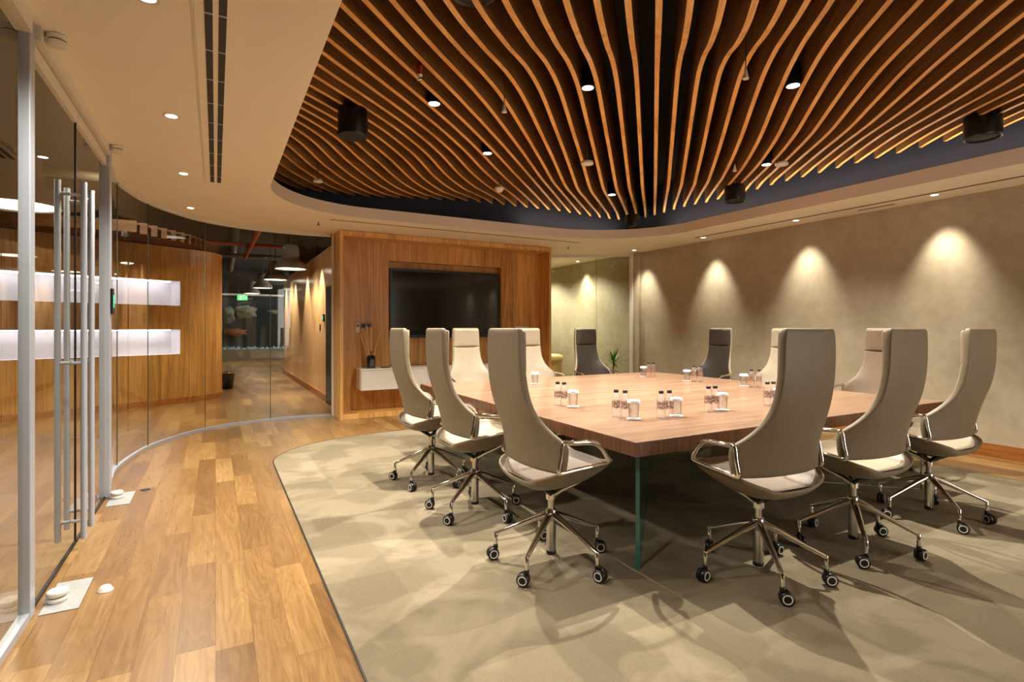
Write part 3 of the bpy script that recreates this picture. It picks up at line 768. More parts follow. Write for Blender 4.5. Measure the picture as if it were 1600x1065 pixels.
# ------------------------------------------------------------------ chairs
def chair_meshes():
    D = {}
    rows = [ # z, half width, back x, forward wrap at edge, thickness
     (1.322,.160,-.312,.000,.036),(1.305,.174,-.318,.004,.048),(1.25,.179,-.322,.008,.05),(1.17,.181,-.323,.010,.05),(1.08,.183,-.320,.012,.05),
     (1.00,.186,-.311,.016,.05),(.94,.192,-.300,.022,.048),(.885,.204,-.288,.034,.046),(.84,.222,-.277,.052,.044),(.80,.247,-.266,.074,.042),
     (.77,.274,-.257,.094,.040),(.745,.302,-.249,.114,.036),(.725,.313,-.243,.124,.034),(.69,.315,-.232,.116,.032),(.64,.313,-.217,.098,.032),(.595,.308,-.204,.078,.032),(.578,.302,-.199,.070,.026)]
    etas = [-1,-.97,-.88,-.7,-.45,-.2,0,.2,.45,.7,.88,.97,1]
    def pt(r, e, off):
        z,w,xb,c,th = r
        k = abs(e)**2.6
        return (xb+c*k+off, w*e, z)
    back = [[pt(r,e,0) for e in etas] for r in rows]
    front = [[pt(r,e,r[4]*(1-.25*abs(e)**6)) for e in etas] for r in rows]
    D['back_shell'] = MB().slab(front, back).mesh('back_shell', M['leather'], subsurf=1)
    # front upholstery
    def cush(zs, fw, d0, d1):
        rr = []
        for z in zs:
            w = smooth_interp(z,[(r[0],r[1]) for r in rows[::-1]]); xb = smooth_interp(z,[(r[0],r[2]) for r in rows[::-1]])
            c = smooth_interp(z,[(r[0],r[3]) for r in rows[::-1]]); th = smooth_interp(z,[(r[0],r[4]) for r in rows[::-1]])
            rr.append((z,w,xb,c,th))
        n = len(rr); F, B = [], []
        for i, r in enumerate(rr):
            k = i/(n-1); puff = d0+(d1-d0)*k
            F.append([pt(r,e*fw,r[4]+puff*(1-abs(e)**4*.9)) for e in etas]); B.append([pt(r,e*fw,r[4]-.012) for e in etas])
        return MB().slab(F,B)
    D['back_cushion'] = cush([1.095,1.07,1.02,.96,.90,.85,.80,.76,.72,.67,.62,.59,.578],.92,.010,.010).mesh('back_cushion', M['leather_front'], subsurf=1)
    D['headrest'] = cush([1.308,1.29,1.25,1.2,1.15,1.12,1.105,1.094],.93,.044,.018).mesh('headrest', M['leather_front'], subsurf=1)
    # seat
    X = [-.235,-.215,-.15,-.05,.05,.14,.205,.25,.262]
    W = [.19,.245,.290,.304,.306,.298,.280,.245,.215]
    ZB = [.500,.470,.447,.443,.456,.484,.515,.548,.566]
    ZR = [.535,.552,.578,.592,.598,.602,.604,.600,.592]
    ZC = [.515,.518,.512,.512,.520,.534,.548,.562,.572]
    es = [-1,-.95,-.85,-.65,-.35,0,.35,.65,.85,.95,1]
    outer = [[(x,w*e,zb+(zr-zb)*abs(e)**4.0) for e in es] for x,w,zb,zr in zip(X,W,ZB,ZR)]
    inner = [[(x+(.012 if i==0 else (-.012 if i==len(X)-1 else 0)),(w-.014)*e,zb+.02+(zr-zb-.012)*abs(e)**4.0) for e in es] for i,(x,w,zb,zr) in enumerate(zip(X,W,ZB,ZR))]
    D['seat_shell'] = MB().slab(inner, outer).mesh('seat_shell', M['leather'], subsurf=1)
    top = [[(x*.97,(w-.026)*e,zc+(zr-.016-zc)*abs(e)**5) for e in es] for x,w,zc,zr in zip(X,W,ZC,ZR)]
    bot = [[(x*.95,(w-.03)*e,zb+.026+(zr-zb-.042)*abs(e)**4.0) for e in es] for x,w,zb,zr in zip(X,W,ZB,ZR)]
    D['seat_cushion'] = MB().slab(top, bot).mesh('seat_cushion', M['leather_front'], subsurf=1)
    # armrest loops
    for sy in (-1,1):
        y = sy*.304
        L = [(-.118,y*.985,.742),(-.06,y*1.02,.738),(.02,y*1.03,.733),(.075,y*1.02,.722),(.115,y*1.0,.695),(.15,y*.985,.652),(.172,y*.97,.616),(.155,y*.97,.604),(.05,y*1.0,.600),(-.06,y*1.0,.594),(-.135,y*.985,.588),(-.146,y*.985,.610),(-.135,y*.99,.665),(-.126,y*.985,.72)]
        pts = catmull([Vector(p) for p in L+L[:1]],3)[:-1]
        D['armrest%d'%sy] = MB().tube(pts, .009, 8, True, ry=.013, up=(0,1,0)).mesh('armrest', M['chrome'])
    br = MB()
    for sy in (-1,1):
        br.tube([(.008,sy*.012,.385),(.05,sy*.03,.412),(.12,sy*.075,.450),(.175,sy*.105,.484)],[.017,.016,.013,.011],10)
    br.tube([(0,0,.36),(.0,0,.392)],.030,18)
    D['support_bracket'] = br.mesh('support_bracket', M['chrome'])
    rb = MB()
    for sy in (-1,1): rb.tube([(-.01,sy*.012,.39),(-.06,sy*.05,.425),(-.11,sy*.09,.452)],[.014,.014,.012],8)
    rb.box(-.05,.05,-.05,.05,.432,.452)
    D['tilt_mechanism'] = rb.mesh('tilt_mechanism', M['blackp'])
    gl = MB().lathe([(.019,.30),(.019,.37)],seg=18).lathe([(.027,.068),(.027,.262)],seg=20)
    D['gas_lift'] = gl.mesh('gas_lift', M['steel'])
    D['lift_cap'] = MB().lathe([(0,.050),(.026,.050),(.028,.054),(.028,.072),(.024,.074)],seg=20).mesh('lift_cap', M['blackp'])
    D['hub'] = MB().lathe([(.026,.238),(.031,.246),(.032,.275),(.031,.298),(.026,.306),(.019,.308)],seg=24).mesh('hub', M['chrome'])
    lg = MB()
    sec = [(.022,.274,.022,.020),(.10,.244,.0195,.017),(.22,.190,.0155,.013),(.305,.152,.0125,.011),(.320,.144,.011,.0105)]
    rows_ = []
    for x,z,hw,hh in sec:
        rows_.append([(x,hw*math.cos(a),z+hh*math.sin(a)) for a in [2*PI*k/10 for k in range(10)]])
    m = MB(); vs=[p for r in rows_ for p in r]
    m.add(vs,[(i*10+k,i*10+(k+1)%10,(i+1)*10+(k+1)%10,(i+1)*10+k) for i in range(len(sec)-1) for k in range(10)],0,True)
    m.add(rows_[-1],[tuple(range(10))]); m.add(rows_[0],[tuple(range(9,-1,-1))])
    m.lathe([(.0105,.082),(.0105,.150),(.008,.154),(0,.154)],.318,0,0,14)
    D['leg'] = m.mesh('leg', M['chrome'])
    c = MB()
    Ry = Matrix.Rotation(R(90),4,'X')
    for sy in (-1,1):
        T = Matrix.Translation((.018,0,.034))
        for prof, mi in (([(0,.004),(.034,.004),(.0345,.008),(.033,.0215),(.024,.025)],0),([(.024,.025),(.023,.0262),(.0185,.0262),(.018,.0245)],1),([(.018,.0245),(0,.0245)],0)):
            c.lathe([(r,sy*z) for r,z in prof],0,0,0,24,mi,True,T@Ry,cap=False)
    c.lathe([(.010,.058),(.013,.06),(.013,.084),(.010,.086)],0,0,0,14,0)
    c.box(-.004,.024,-.004,.004,.034,.072,0)
    D['castor'] = c.mesh('castor', [M['blackp'],M['white_frame']])
    return D
CM = chair_meshes()
def make_chair(loc, rz, label, spin):
    t = thing('office_chair', label, 'chair', loc, rz, 'high backed conference chairs around the table')
    for n_ in ('back_shell','back_cushion','headrest','seat_shell','seat_cushion','support_bracket','tilt_mechanism','gas_lift','lift_cap','hub'):
        place(n_, CM[n_], t)
    place('armrest', CM['armrest-1'], t); place('armrest', CM['armrest1'], t)
    for k in range(5):
        l = place('leg', CM['leg'], t, (0,0,0), spin+2*PI*k/5)
        place('castor', CM['castor'], l, (.318,0,0), .6)
    return t
CH = [ # x, y, facing angle, spin, label, leather
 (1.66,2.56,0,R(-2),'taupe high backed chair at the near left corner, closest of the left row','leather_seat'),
 (1.645,3.55,R(-2),R(1),'taupe high backed chair in the middle of the left row',None),
 (1.64,4.44,R(2),R(2),'taupe high backed chair at the far end of the left row by the media unit',None),
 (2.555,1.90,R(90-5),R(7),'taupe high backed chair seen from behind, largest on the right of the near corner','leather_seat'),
 (3.385,1.865,R(90-3),R(61),'taupe high backed chair seen from behind between two others on the near right row',None),
 (4.40,1.91,R(90-2),R(1),'taupe high backed chair nearest the right edge of the picture',None),
 (2.69,5.78,R(-90),R(15),'pale fronted high backed chair facing us in front of the television',None),
 (3.59,5.78,R(-88),R(50),'pale fronted high backed chair partly hidden at the right end of the media unit',None),
 (4.50,5.78,R(-90),R(25),'high backed chair with shaded dark front in front of the greenish glass',"leather_shaded"),
 (5.52,4.88,R(180),R(30),'high backed chair with shaded dark front in front of the plaster wall',"leather_shaded"),
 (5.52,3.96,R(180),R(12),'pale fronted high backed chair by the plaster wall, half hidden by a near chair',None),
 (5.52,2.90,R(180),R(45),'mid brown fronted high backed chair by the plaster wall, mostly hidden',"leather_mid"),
]
CARP = .0070
base = None
for k,(x,y,a,sp,lb,lm) in enumerate(CH):
    if base is None: c = base = make_chair((x,y,CARP), a, lb, 0)
    else: c = dup(base, (x,y,CARP), a, lb)
    li = 0
    for ch in c.children:
        nm = ch.name.split('.')[0]
        if nm == 'leg':
            ch.rotation_euler = (0,0,sp+2*PI*li/5); li += 1
            for g in ch.children: g.rotation_euler = (0,0,random.uniform(-1.6,1.6))
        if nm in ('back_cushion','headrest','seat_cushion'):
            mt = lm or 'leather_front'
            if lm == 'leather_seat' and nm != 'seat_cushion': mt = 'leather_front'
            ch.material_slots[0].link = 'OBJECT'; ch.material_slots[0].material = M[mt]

# ------------------------------------------------------------------ bottles, tumblers, coasters
def bottle_parts():
    prof = [(0,.004),(.020,.001),(.0265,.004),(.028,.010)]
    for k in range(4): prof += [(.028,.014+k*.009),(.0268,.0185+k*.009)]
    prof += [(.028,.052),(.0275,.056),(.0275,.115),(.028,.119),(.028,.128),(.026,.138),(.019,.152),(.0135,.160),(.0135,.166)]
    body = MB().lathe(prof,seg=22,cap=False).mesh('bottle_body', M['bottle'])
    t = NT('pink_brown_bottle_label'); n1 = t.noise(t.coords((1,1,1)),90,3,.7)
    f = t.n('ShaderNodeMapRange', inp={0:n1,1:.44,2:.52,3:.12,4:.75}).outputs[0]
    df = t.bsdf(t.ramp(n1,[(.35,srgb(214,190,180)),(.5,srgb(150,104,92)),(.65,srgb(90,56,50))]),.4)
    tr = t.n('ShaderNodeBsdfTransparent'); ms = t.n('ShaderNodeMixShader', inp={0:f,1:tr.outputs[0],2:df.outputs[0]})
    lm = t.out(ms.outputs[0])
    lab_ = MB().lathe([(.0281,.060),(.0281,.112)],seg=22,cap=False).mesh('label', lm)
    cap = MB().lathe([(.0155,.164),(.0165,.166),(.0165,.180),(.015,.183),(0,.183)],seg=20).mesh('cap', M['cap'])
    return body, lab_, cap
BB, BL, BC = bottle_parts()
TB = MB().lathe([(0,.002),(.030,.001),(.032,.006),(.0355,.118),(.0335,.118),(.030,.012),(0,.010)],seg=24,cap=False).mesh('tumbler_body', M['tumbler'])
TL = MB()
TL.lathe([(0,.1235),(.034,.1235),(.040,.120)],seg=24,cap=False)
sk_ = []
for r_,z_ in ((.040,.120),(.0415,.104)):
    sk_.append([((r_+(.0016 if k%2 else -.0016)*(1 if z_<.12 else 0))*math.cos(2*PI*k/48),(r_+(.0016 if k%2 else -.0016)*(1 if z_<.12 else 0))*math.sin(2*PI*k/48),z_) for k in range(49)])
TL.grid(sk_); TL = TL.mesh('paper_lid', M['paper'])
CO = MB()
CO.lathe([(0,.0005),(.040,.0005),(.046,.003),(.047,.006),(.041,.0055),(.036,.0035),(0,.0035)],seg=16,smooth=False,cap=False)
CO = CO.mesh('coaster', M['paper'])
sets = [ # bottles, tumbler, phrase
 ([(2.300,3.455),(2.322,3.400)],(2.350,3.322),'in the leftmost group, opposite the left row of chairs'),
 ([(2.345,2.820),(2.375,2.765)],(2.383,2.690),'in the group closest to the near table corner'),
 ([(2.565,2.630),(2.630,2.622)],(2.712,2.640),'in the second group to the right of the near corner'),
 ([(3.060,2.675),(3.120,2.668)],(3.200,2.672),'in the group just left of the nearest right-hand chair'),
 ([(3.700,2.672),(3.760,2.664)],(3.832,2.668),'in the group half hidden by the nearest right-hand chair'),
 ([(4.560,4.885),(4.610,4.860)],(4.555,4.965),'in the group at the far table corner'),
 ([(4.640,4.255),(4.680,4.205)],(4.605,4.325),'in the group before the dark chair by the plaster wall'),
 ([(4.705,3.575),(4.745,3.520)],(4.700,3.660),'in the group before the pale chair by the plaster wall'),
 ([],(2.95,4.86),'peeking out behind the closest left chair'),
]
ZTOP = .7352
for bs, tu, ph in sets:
    for j,(x,y) in enumerate(bs):
        o = thing('water_bottle', '%s clear water bottle %s' % (('left','right')[j], ph), 'bottle', (x,y,ZTOP), random.uniform(0,6), 'water bottles on the table')
        place('bottle_body',BB,o); place('label',BL,o); place('cap',BC,o)
    o = place('coaster', CO, None, (tu[0],tu[1],ZTOP), random.uniform(0,3)); tag(o, 'white scalloped paper coaster '+ph, 'coaster', 'coasters on the table')
    o = thing('glass_tumbler', 'tumbler with white paper lid '+ph, 'tumbler', (tu[0],tu[1],ZTOP+.0036), 0, 'covered tumblers on the table')
    place('tumbler_body',TB,o); place('paper_lid',TL,o)

# ------------------------------------------------------------------ media unit
YF, YB = 8.0, 8.36
X0, X1, Z1 = 1.57, 5.19, 2.742
mu = thing('media_unit','amber oak media wall unit with deep frame and television recess','media unit',(3.38,8.0,0))
def mbx(*a, **k):
    b = MB(); x0,x1,y0,y1,z0,z1 = a; b.box(x0-3.38,x1-3.38,y0-8,y1-8,z0,z1); return b
mbx(X0,X0+.045,YF,8.54,.001,Z1).build('side_panel', M['veneer_frame'], mu)
mbx(X1-.045,X1,YF,8.54,.001,Z1).build('side_panel', M['veneer_frame'], mu)
mbx(X0+.045,X1-.045,YF,8.54,Z1-.075,Z1).build('top_panel', M['veneer_frame'], mu)
mbx(X0+.045,X1-.045,YF,8.54,.001,.075).build('plinth', M['veneer_frame'], mu)
NX0, NX1, NZ0, NZ1 = 2.385, 4.383, .73, 2.386
bp = MB()
for a in ((X0+.045,NX0,.075,Z1-.075),(NX1,X1-.045,.075,Z1-.075),(NX0,NX1,NZ1,Z1-.075),(NX0,NX1,.075,NZ0)):
    bp.box(a[0]-3.38,a[1]-3.38,YB-8,YB-8+.03,a[2],a[3])
bp.build('back_panel', M['veneer'], mu)
nb = MB()
nb.box(NX0-3.38,NX1-3.38,.51,.53,NZ0,NZ1)
for a in ((NX0-.012,NX0,NZ0,NZ1),(NX1,NX1+.012,NZ0,NZ1),(NX0,NX1,NZ1,NZ1+.012)): nb.box(a[0]-3.38,a[1]-3.38,.392,.53,a[2],a[3])
nb.build('television_recess', M['veneer'], mu)
tv = thing('television','large black flat screen television recessed in the media wall','television',(3.385,8.40,0))
MB().box(-.975,.975,.0,.09,1.17,2.28).build('case', M['blackp'], tv, bevel=.004)
MB().box(-.93,.93,-.003,-.0005,1.215,2.235).build('screen', M['screen'], tv)
cb = thing('floating_cabinet','long white floating cabinet under the television','cabinet',(3.375,8.355,0))
MB().box(-1.505,1.505,-.375,0,.405,.70).build('body', M['white'], cb, bevel=.003)
MB().box(-1.512,1.512,-.385,0,.7005,.722).build('top', M['white'], cb, bevel=.002)
for k in range(3):
    a = -1.495+k*.998
    MB().box(a+.004,a+.99,-.386,-.3755,.41,.694).build('door', M['white'], cb, bevel=.002)
rd = thing('reed_diffuser','dark blue reed diffuser bottle with rattan sticks on white cabinet','diffuser',(2.06,8.17,.7225))
MB().lathe([(0,0),(.060,0),(.066,.006),(.066,.165),(.058,.185),(.03,.196)],seg=28).build('bottle', M['darkglass'], rd)
MB().lathe([(.03,.196),(.026,.205),(.026,.245),(.032,.248),(.032,.256),(.02,.256)],seg=20).build('neck', M['amber'], rd)
MB().box(-.03,.03,-.0695,-.0665,.03,.13).build('label', M['pipe'], rd)
for dx,dy,h in ((-.16,.02,.52),(-.12,.05,.60),(-.08,-.03,.63),(-.04,.05,.63),(-.02,-.04,.62),(.02,.03,.60),(.16,.02,.62),(-.10,.0,.57)):
    MB().cyl((dx*.02,dy*.02,.03),(dx,dy,h),.007,seg=6).build('reed', M['reed'], rd)
rm = MB().box(2.20,2.33,8.12,8.155,.7225,.738).build('remote_control', M['blackp'], bevel=.004)
tag(rm,'black remote control lying on white cabinet beside the reed diffuser','remote control')
t = thing('wall_remote','white handset remote in a cradle on the media wall','remote control',(1.90,8.359,1.26))
MB().box(-.03,.03,-.022,-.0,0,.145).build('case', M['white'], t, bevel=.005)
MB().box(-.016,.016,-.0235,-.0225,.085,.125).build('display', M['pipe'], t)
t = thing('switch_plate','grey metal switch plate on media wall beside the white handset','switch plate',(2.03,8.359,1.32))
MB().box(-.085,.085,-.008,0,0,.085).build('plate', M['pendant'], t, bevel=.002)
for k in (-1,1): MB().box(k*.04-.022,k*.04+.022,-.0115,-.0085,.02,.065).build('switch', M['blackm'], t)
t = thing('soap_dispenser','','',(0,0,0)) if False else None
t = thing('wall_box','white flat box on the media wall above a pale chair headrest','box',(4.77,8.355,1.20))
MB().box(-.135,.135,-.055,0,0,.155).build('case', M['white'], t, bevel=.006)
MB().box(-.12,.12,-.0585,-.0555,.01,.03).build('vent', M['pipe'], t)

# ------------------------------------------------------------------ plant and bin
pl = thing('potted_dracaena','small green dracaena with spiky leaves in front of the greenish glass','plant',(6.36,7.72,0))
MB().lathe([(0,.001),(.10,.001),(.13,.24),(.135,.26),(.12,.26),(.115,.23)],seg=28,cap=False).build('pot', M['white'], pl)
MB().lathe([(.118,.235),(0,.24)],seg=24,cap=False).build('soil', M['soil'], pl)
MB().tube([(0,0,.235),(.005,0,.4),(-.004,.002,.56),(0,0,.73)],[.017,.015,.014,.012],8).build('stem', M['bark'], pl)
random.seed(5)
for k in range(30):
    az = k*2.399+random.uniform(-.2,.2); el = R(70-k*2.6); Ln = random.uniform(.21,.28)
    p0 = Vector((0,0,.745-.0025*k)); d = Vector((math.cos(az)*math.cos(el),math.sin(az)*math.cos(el),math.sin(el)))
    sd = Vector((-math.sin(az),math.cos(az),0)); L_,R_ = [],[]
    for j in range(7):
        u = j/6; p = p0+d*Ln*u+Vector((0,0,-.07*u*u*math.cos(el))); w = .019*(math.sin(PI*min(1,u*.8+.18)))
        if j==6: w = .0008
        L_.append(p+sd*w); R_.append(p-sd*w)
    MB().grid([L_,[ (a+b)/2-Vector((0,0,.003)) for a,b in zip(L_,R_)],R_]).build('leaf', M['leaf'], pl)
bn = thing('round_bin','cream round bin with domed lid behind the glass beside the media unit','bin',(6.45,9.85,0))
MB().lathe([(0,.001),(.15,.001),(.165,.03),(.19,.60),(.19,.62),(0,.62)],seg=32).build('body', M['cream_bin'], bn)
MB().lathe([(.205,.615),(.21,.625),(.21,.70),(.19,.735),(.12,.76),(0,.77)],seg=32,cap=False).build('lid', M['cream_bin'], bn)

# ------------------------------------------------------------------ corridor: drum wall with niches
dpts = catmull([(-6.0,8.7,0),(-4.0,9.55,0),(-2.9,10.03,0),(-2.29,10.3,0),(-1.34,10.74,0),(-.55,11.17,0),(-.19,11.42,0),(.03,11.68,0),(.11,12.0,0),(.05,12.5,0),(-.3,13.1,0),(-1.2,13.9,0)],8)
dp = [(p.x,p.y) for p in dpts]
def nrm(i, pts):
    a = pts[max(i-1,0)]; b = pts[min(i+1,len(pts)-1)]
    t = Vector((b[0]-a[0],b[1]-a[1],0)).normalized(); return Vector((-t.y,t.x,0))   # points away from the viewer
iend = min(range(len(dp)), key=lambda i: abs(dp[i][0]+.55)+abs(dp[i][1]-11.17)); ist = min(range(len(dp)), key=lambda i: abs(dp[i][0]+5.2))
bands = [(0,.87),(.87,1.30),(1.30,1.72),(1.72,2.15),(2.15,2.74)]
dw = MB(); nz = MB()
for b,(z0,z1) in enumerate(bands):
    for i in range(len(dp)-1):
        if b in (1,3) and ist <= i < iend: continue
        p, q = dp[i], dp[i+1]
        dw.add([(p[0],p[1],z0),(q[0],q[1],z0),(q[0],q[1],z1),(p[0],p[1],z1)],[(0,1,2,3)],0,True)
drum = dw.build('wall_drum', M['drum'], weld=True); struct(drum, 'curved amber oak drum wall with two lit white niches', 'wall')
DEPTH = .30
for b in (1,3):
    z0,z1 = bands[b]; m = MB()
    fr = [(dp[i][0],dp[i][1]) for i in range(ist,iend+1)]
    bk = []
    for i in range(ist,iend+1):
        nn = nrm(i,dp)*DEPTH; bk.append((dp[i][0]+nn.x,dp[i][1]+nn.y))
    m.grid([[(x,y,z0) for x,y in fr],[(x,y,z0) for x,y in bk]],smooth=False)
    m.grid([[(x,y,z0) for x,y in bk],[(x,y,z1) for x,y in bk]])
    m.grid([[(x,y,z1) for x,y in bk],[(x,y,z1) for x,y in fr]],smooth=False)
    m.add([(*fr[-1],z0),(*bk[-1],z0),(*bk[-1],z1),(*fr[-1],z1)],[(0,1,2,3)])
    m.add([(*fr[0],z0),(*bk[0],z0),(*bk[0],z1),(*fr[0],z1)],[(0,1,2,3)])
    nc = m.build('niche', M['niche'], drum)
    mid = [((f[0]*.45+k[0]*.55),(f[1]*.45+k[1]*.55)) for f,k in zip(fr,bk)]
    sweep2('light_strip', mid[1:-1], .05, z1-.02, z1-.004, M['led'], nc)
sb = MB()
sweep2('skirting', [(x-nrm(i,dp).x*.012,y-nrm(i,dp).y*.012) for i,(x,y) in enumerate(dp)], .02, .001, .10, M['skirt'], drum)
# hanging baffles in front of the drum
bx_pts = [(-1.03,9.75),(-.75,10.15),(-.41,10.64),(-.22,11.1),(.06,11.8)]
for k in range(13):
    y = 9.75+k*.165
    xe = interp(y,[(b,a) for a,b in bx_pts])
    o = MB().box(-5.6-xe,0,-.02,.02,0,.17).build('timber_baffle', M['baffle'], loc=(xe,y,2.755))
    tag(o, 'brown timber ceiling baffle in the corridor, %s from the nearest of its row' % ORD[k] if k else 'brown timber ceiling baffle in the corridor, nearest to the glass', 'baffle', 'timber baffles above the drum wall')
    MB().cyl((-1.5,0,.17),(-1.5,0,.99),.004,seg=6).build('hanger', M['blackm'], o)

# pendants
def pend(x,y,z,r,label):
    t = thing('pendant_lamp', label, 'pendant lamp', (x,y,z), group='grey bell pendants in the corridor')
    h = r*2
    MB().lathe([(r,0),(r*1.0,.02),(r*.95,.26*r),(r*.80,.50*r),(r*.62,.62*r),(r*.56,.75*r),(r*.50,1.45*r),(r*.42,1.60*r),(.03,1.68*r)],seg=40,cap=False).build('shade', M['pendant'], t)
    MB().lathe([(r*.95,.012),(0,.012)],seg=40,cap=False).build('diffuser', M['lampon_soft'], t)
    MB().cyl((0,0,1.66*r),(0,0,3.745-z),.008,seg=8).build('cord', M['blackm'], t)
    lamp('pendant_glow','SPOT',(x,y,z-.02), 60,(1,.88,.66),r*.6,150,.6,(x,y,0))
pend(1.28,11.27,2.47,.29,'grey bell pendant closest to the media unit in the corridor')
pend(1.36,15.2,2.57,.29,'grey bell pendant second along the corridor row')
pend(1.32,19.0,2.60,.29,'grey bell pendant third along the corridor row')
pend(1.20,22.6,2.62,.29,'grey bell pendant at the far end of the corridor row')
pend(-1.62,6.6,2.46,.33,'large looking pendant seen through the glass door at the left edge')

# exit sign
t = thing('exit_sign','green emergency exit sign hanging down the corridor','exit sign',(.66,17.0,2.11))
MB().box(-.13,.13,0,.03,0,.15).build('panel', M['exit'], t)
sym = MB()
sym.lathe([(0,0),(.013,0)],seg=12,cap=False,M=Matrix.Translation((-.045,-.002,.115))@Matrix.Rotation(R(90),4,'X'))
def seg2(mb,a,b,w):
    a,b=Vector((a[0],-.002,a[1])),Vector((b[0],-.002,b[1])); d=(b-a).normalized(); n_=Vector((-d.z,0,d.x))*w/2
    mb.add([a+n_,b+n_,b-n_,a-n_],[(0,1,2,3)])
for a,b,w in (((-.05,.10),(-.06,.06),.018),((-.052,.095),(-.025,.075),.009),((-.052,.095),(-.08,.08),.009),((-.06,.06),(-.035,.035),.010),((-.035,.035),(-.045,.012),.010),((-.06,.06),(-.085,.03),.010)): seg2(sym,a,b,w)
for a,b,w in (((.01,.02),(.01,.13),.008),((.01,.13),(.05,.13),.008),((.05,.13),(.05,.02),.008),((.07,.075),(.115,.075),.012),((.115,.075),(.095,.1),.010),((.115,.075),(.095,.05),.010)): seg2(sym,a,b,w)
sym.build('pictogram', M['exitw'], t)
for k in (-.1,.1): MB().cyl((k,.015,.15),(k,.015,1.63),.003,seg=6).build('hanger', M['blackm'], t)

# aquarium at the end of the corridor
aq = thing('aquarium','dark wall sized aquarium at the end of the corridor','aquarium',(1.0,24.6,0))
MB().box(-3.2,3.2,0,.7,.001,.45).build('base', M['concrete'], aq)
MB().box(-3.2,3.2,.68,.72,.45,2.72).build('back_wall', M['tankback'], aq)
MB().box(-3.2,3.2,-.01,.7,2.66,2.72).build('light_bar', M['led2'] if 'led2' in M else M['niche'], aq)
MB().grid([[(-3.2,0,.45),(3.2,0,.45)],[(-3.2,0,2.66),(3.2,0,2.66)]]).build('front_glass', glass_thin('aquarium_glass',(.72,.8,.8),.8), aq)
fm = MB()
random.seed(3)
for k in range(70):
    x = -3.1+6.2*k/70; h=random.uniform(.03,.14)
    fm.lathe([(.07,0),(.05,h*.6),(0,h)],x,.12+random.uniform(0,.3),.4505,8)
o = fm.build('water_foam', M['foam'], aq); o['kind']='stuff'  # pale cones stand in for bright foam and sparkle on the water
def rock(x,y,z,sx,sz,mat,name,label):
    bm = bmesh.new(); bmesh.ops.create_icosphere(bm, subdivisions=3, radius=1)
    for v in bm.verts:
        k = 1+.25*math.sin(v.co.x*4+x)*math.cos(v.co.z*5)+.12*math.sin(v.co.y*9+v.co.x*7)
        v.co *= k; v.co.x *= sx; v.co.y *= .16; v.co.z *= sz
    for f in bm.faces: f.smooth=True
    me=bpy.data.meshes.new(name); bm.to_mesh(me); bm.free(); me.materials.append(mat)
    o=bpy.data.objects.new(name,me); C.objects.link(o); o.parent=aq; o.location=(x-1.0,y,z); o['label']=label; return o
rock(1.10,.42,1.98,.40,.26,M['rock'],'coral_rock','pale rock high in the aquarium')
rock(.50,.42,1.85,.20,.34,M['rock'],'coral_rock','small pale rock left of the largest one')
rock(.72,.42,1.15,.42,.15,M['fish'],'coral','orange coral low in the aquarium')
rock(2.1,.42,2.0,.2,.09,M['rock'],'coral_rock','small pale rock at the right')

# waste bin behind the drum, readers, door edge
wbn = thing('waste_bin','small dark waste bin on the floor at the end of the drum wall','waste bin',(.22,13.35,0))
MB().lathe([(0,.001),(.11,.001),(.15,.34),(.15,.36),(.142,.36),(.10,.012)],seg=28,cap=False).build('body', M['blackm'], wbn)
MB().lathe([(.153,.345),(.156,.352),(.153,.362),(.146,.362)],seg=28,cap=False).build('rim', M['steel'], wbn)
d3 = MB().box(1.715,1.75,9.0,10.0,.001,2.05).build('door_3', M['blackm']); struct(d3,'dark door edge at the end of the peach corridor wall','door')
t = thing('access_reader','black access reader with green light on the peach wall','access reader',(1.7503,10.33,1.45))
MB().box(-.03,0,-.05,.05,0,.13).build('case', M['blackp'], t, bevel=.004)
MB().box(-.032,-.0302,-.02,.02,.03,.10).build('status_light', M['greenled'], t)
t = thing('door_release','small dark door release button on the peach wall under the reader','button',(1.7503,10.75,1.28))
MB().box(-.015,0,-.03,.03,0,.12).build('plate', M['blackm'], t, bevel=.003)
MB().cyl((-.018,0,.06),(-.015,0,.06),.014,seg=14).build('button', M['pipe'], t)
# corridor services under the black ceiling
PIPES=[]
def pipe(p,q,r,m,label,name='service_pipe'):
    o = tag(MB().cyl(p,q,r,seg=14).build(name, m), label, 'pipe', 'service pipes under the corridor ceiling')
    for k in (.15,.5,.85):
        h = Vector(p).lerp(Vector(q),k); MB().cyl(h+Vector((0,0,r*.9)),(h.x,h.y,3.752),.006,seg=6).build('hanger', M['blackm'], o)
pipe((.72,11.0,3.18),(.68,15.8,3.18),.05,M['red'],'red sprinkler pipe running along the dark corridor ceiling')
pipe((-5.9,14.2,3.30),(1.74,14.2,3.30),.05,M['red'],'red sprinkler pipe crossing the dark corridor ceiling')
pipe((-5.95,9.0,3.35),(1.85,9.0,3.35),.06,M['pipe'],'grey pipe crossing the corridor ceiling just outside the curved glass')
pipe((.36,9.4,3.62),(.5,24,3.62),.10,M['pipe'],'thick grey duct pipe running along the dark corridor ceiling')
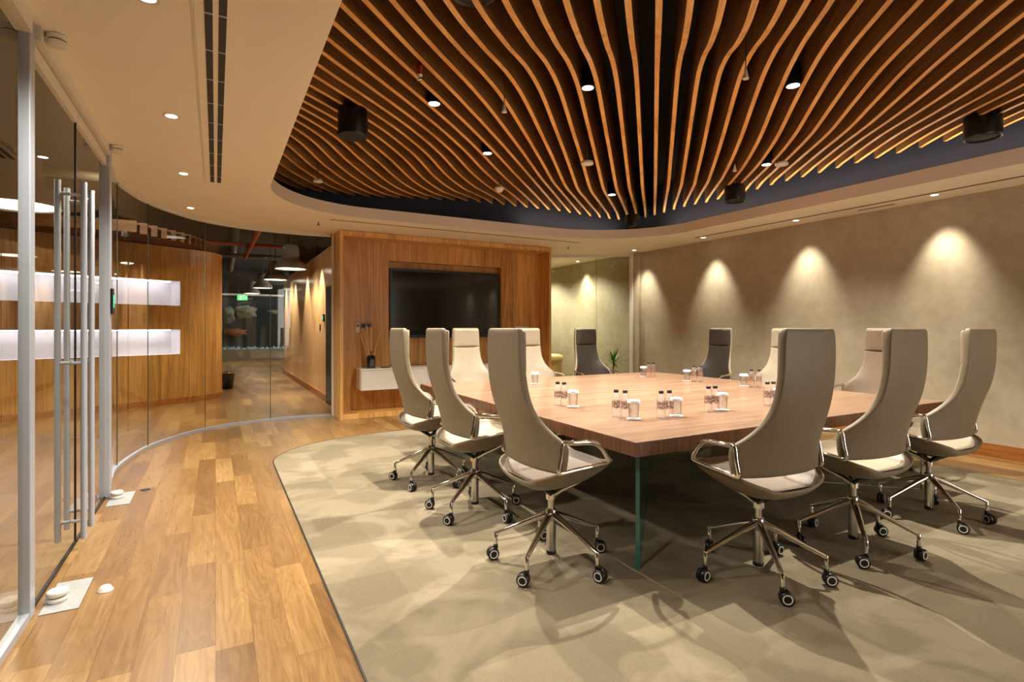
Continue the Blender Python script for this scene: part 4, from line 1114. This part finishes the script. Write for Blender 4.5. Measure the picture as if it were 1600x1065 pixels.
pipe((-5.95,17.5,3.42),(1.95,17.5,3.42),.07,M['pipe'],'grey pipe crossing the far part of the corridor ceiling')

# ------------------------------------------------------------------ corridor lamps
for y in (10.6,12.4,14.4,16.4):
    lamp('wash_lamp','SPOT',(1.50,y,2.72),85,(1,.88,.70),.03,70,.6,(1.72,y,0))
for x,y in ((-.6,9.7),(-2.0,8.9),(-3.6,8.4)):
    lamp('corridor_lamp','SPOT',(x,y,2.7),70,(1,.90,.72),.04,85,.6,(x+.1,y+.3,0))
lamp('tank_lamp','AREA',(1.0,24.85,2.64),6,(.8,.92,1),target=(1.0,24.95,0),rect=(5.5,.2))
lamp('tank_floor_lamp','SPOT',(1.0,22.0,2.7),25,(1,.85,.62),.05,100,.6,(1.0,22.4,0))
lamp('passage_lamp','SPOT',(6.2,10.8,2.7),100,(1,.94,.82),.05,130,.6,(6.5,10.8,0))
lamp('passage_lamp','SPOT',(6.1,9.3,2.7),70,(1,.94,.82),.05,130,.6,(6.6,9.3,0))
lamp('baffle_fill','SPOT',(-1.2,8.4,3.3),34,(1,.78,.50),.05,130,.8,(-.6,11,2.9))  # added fill without a fixture, brightens the hanging baffles

# ------------------------------------------------------------------ world, camera
w = bpy.data.worlds.new('world'); bpy.context.scene.world = w; w.use_nodes = True
bg = w.node_tree.nodes['Background']; bg.inputs[0].default_value = (1,.94,.86,1); bg.inputs[1].default_value = 5

cam = bpy.data.cameras.new('camera'); co = bpy.data.objects.new('camera', cam); C.objects.link(co)
cam.sensor_width = 36; cam.lens = 842/1600*36; cam.shift_y = -(532.5-512)/1600
cam.clip_start = .02
co.location = (0,0,1.33); co.rotation_euler = (R(90),0,-math.atan(463/842))
sc = bpy.context.scene; sc.camera = co
sc.view_settings.view_transform = 'Standard'; sc.view_settings.look = 'None'
sc.view_settings.exposure = 0.25
try:
    sc.cycles.max_bounces = 8; sc.cycles.transparent_max_bounces = 24; sc.cycles.diffuse_bounces = 5
    sc.cycles.sample_clamp_indirect = 4; sc.cycles.caustics_reflective = False; sc.cycles.caustics_refractive = False
    sc.cycles.use_denoising = True
except Exception: pass
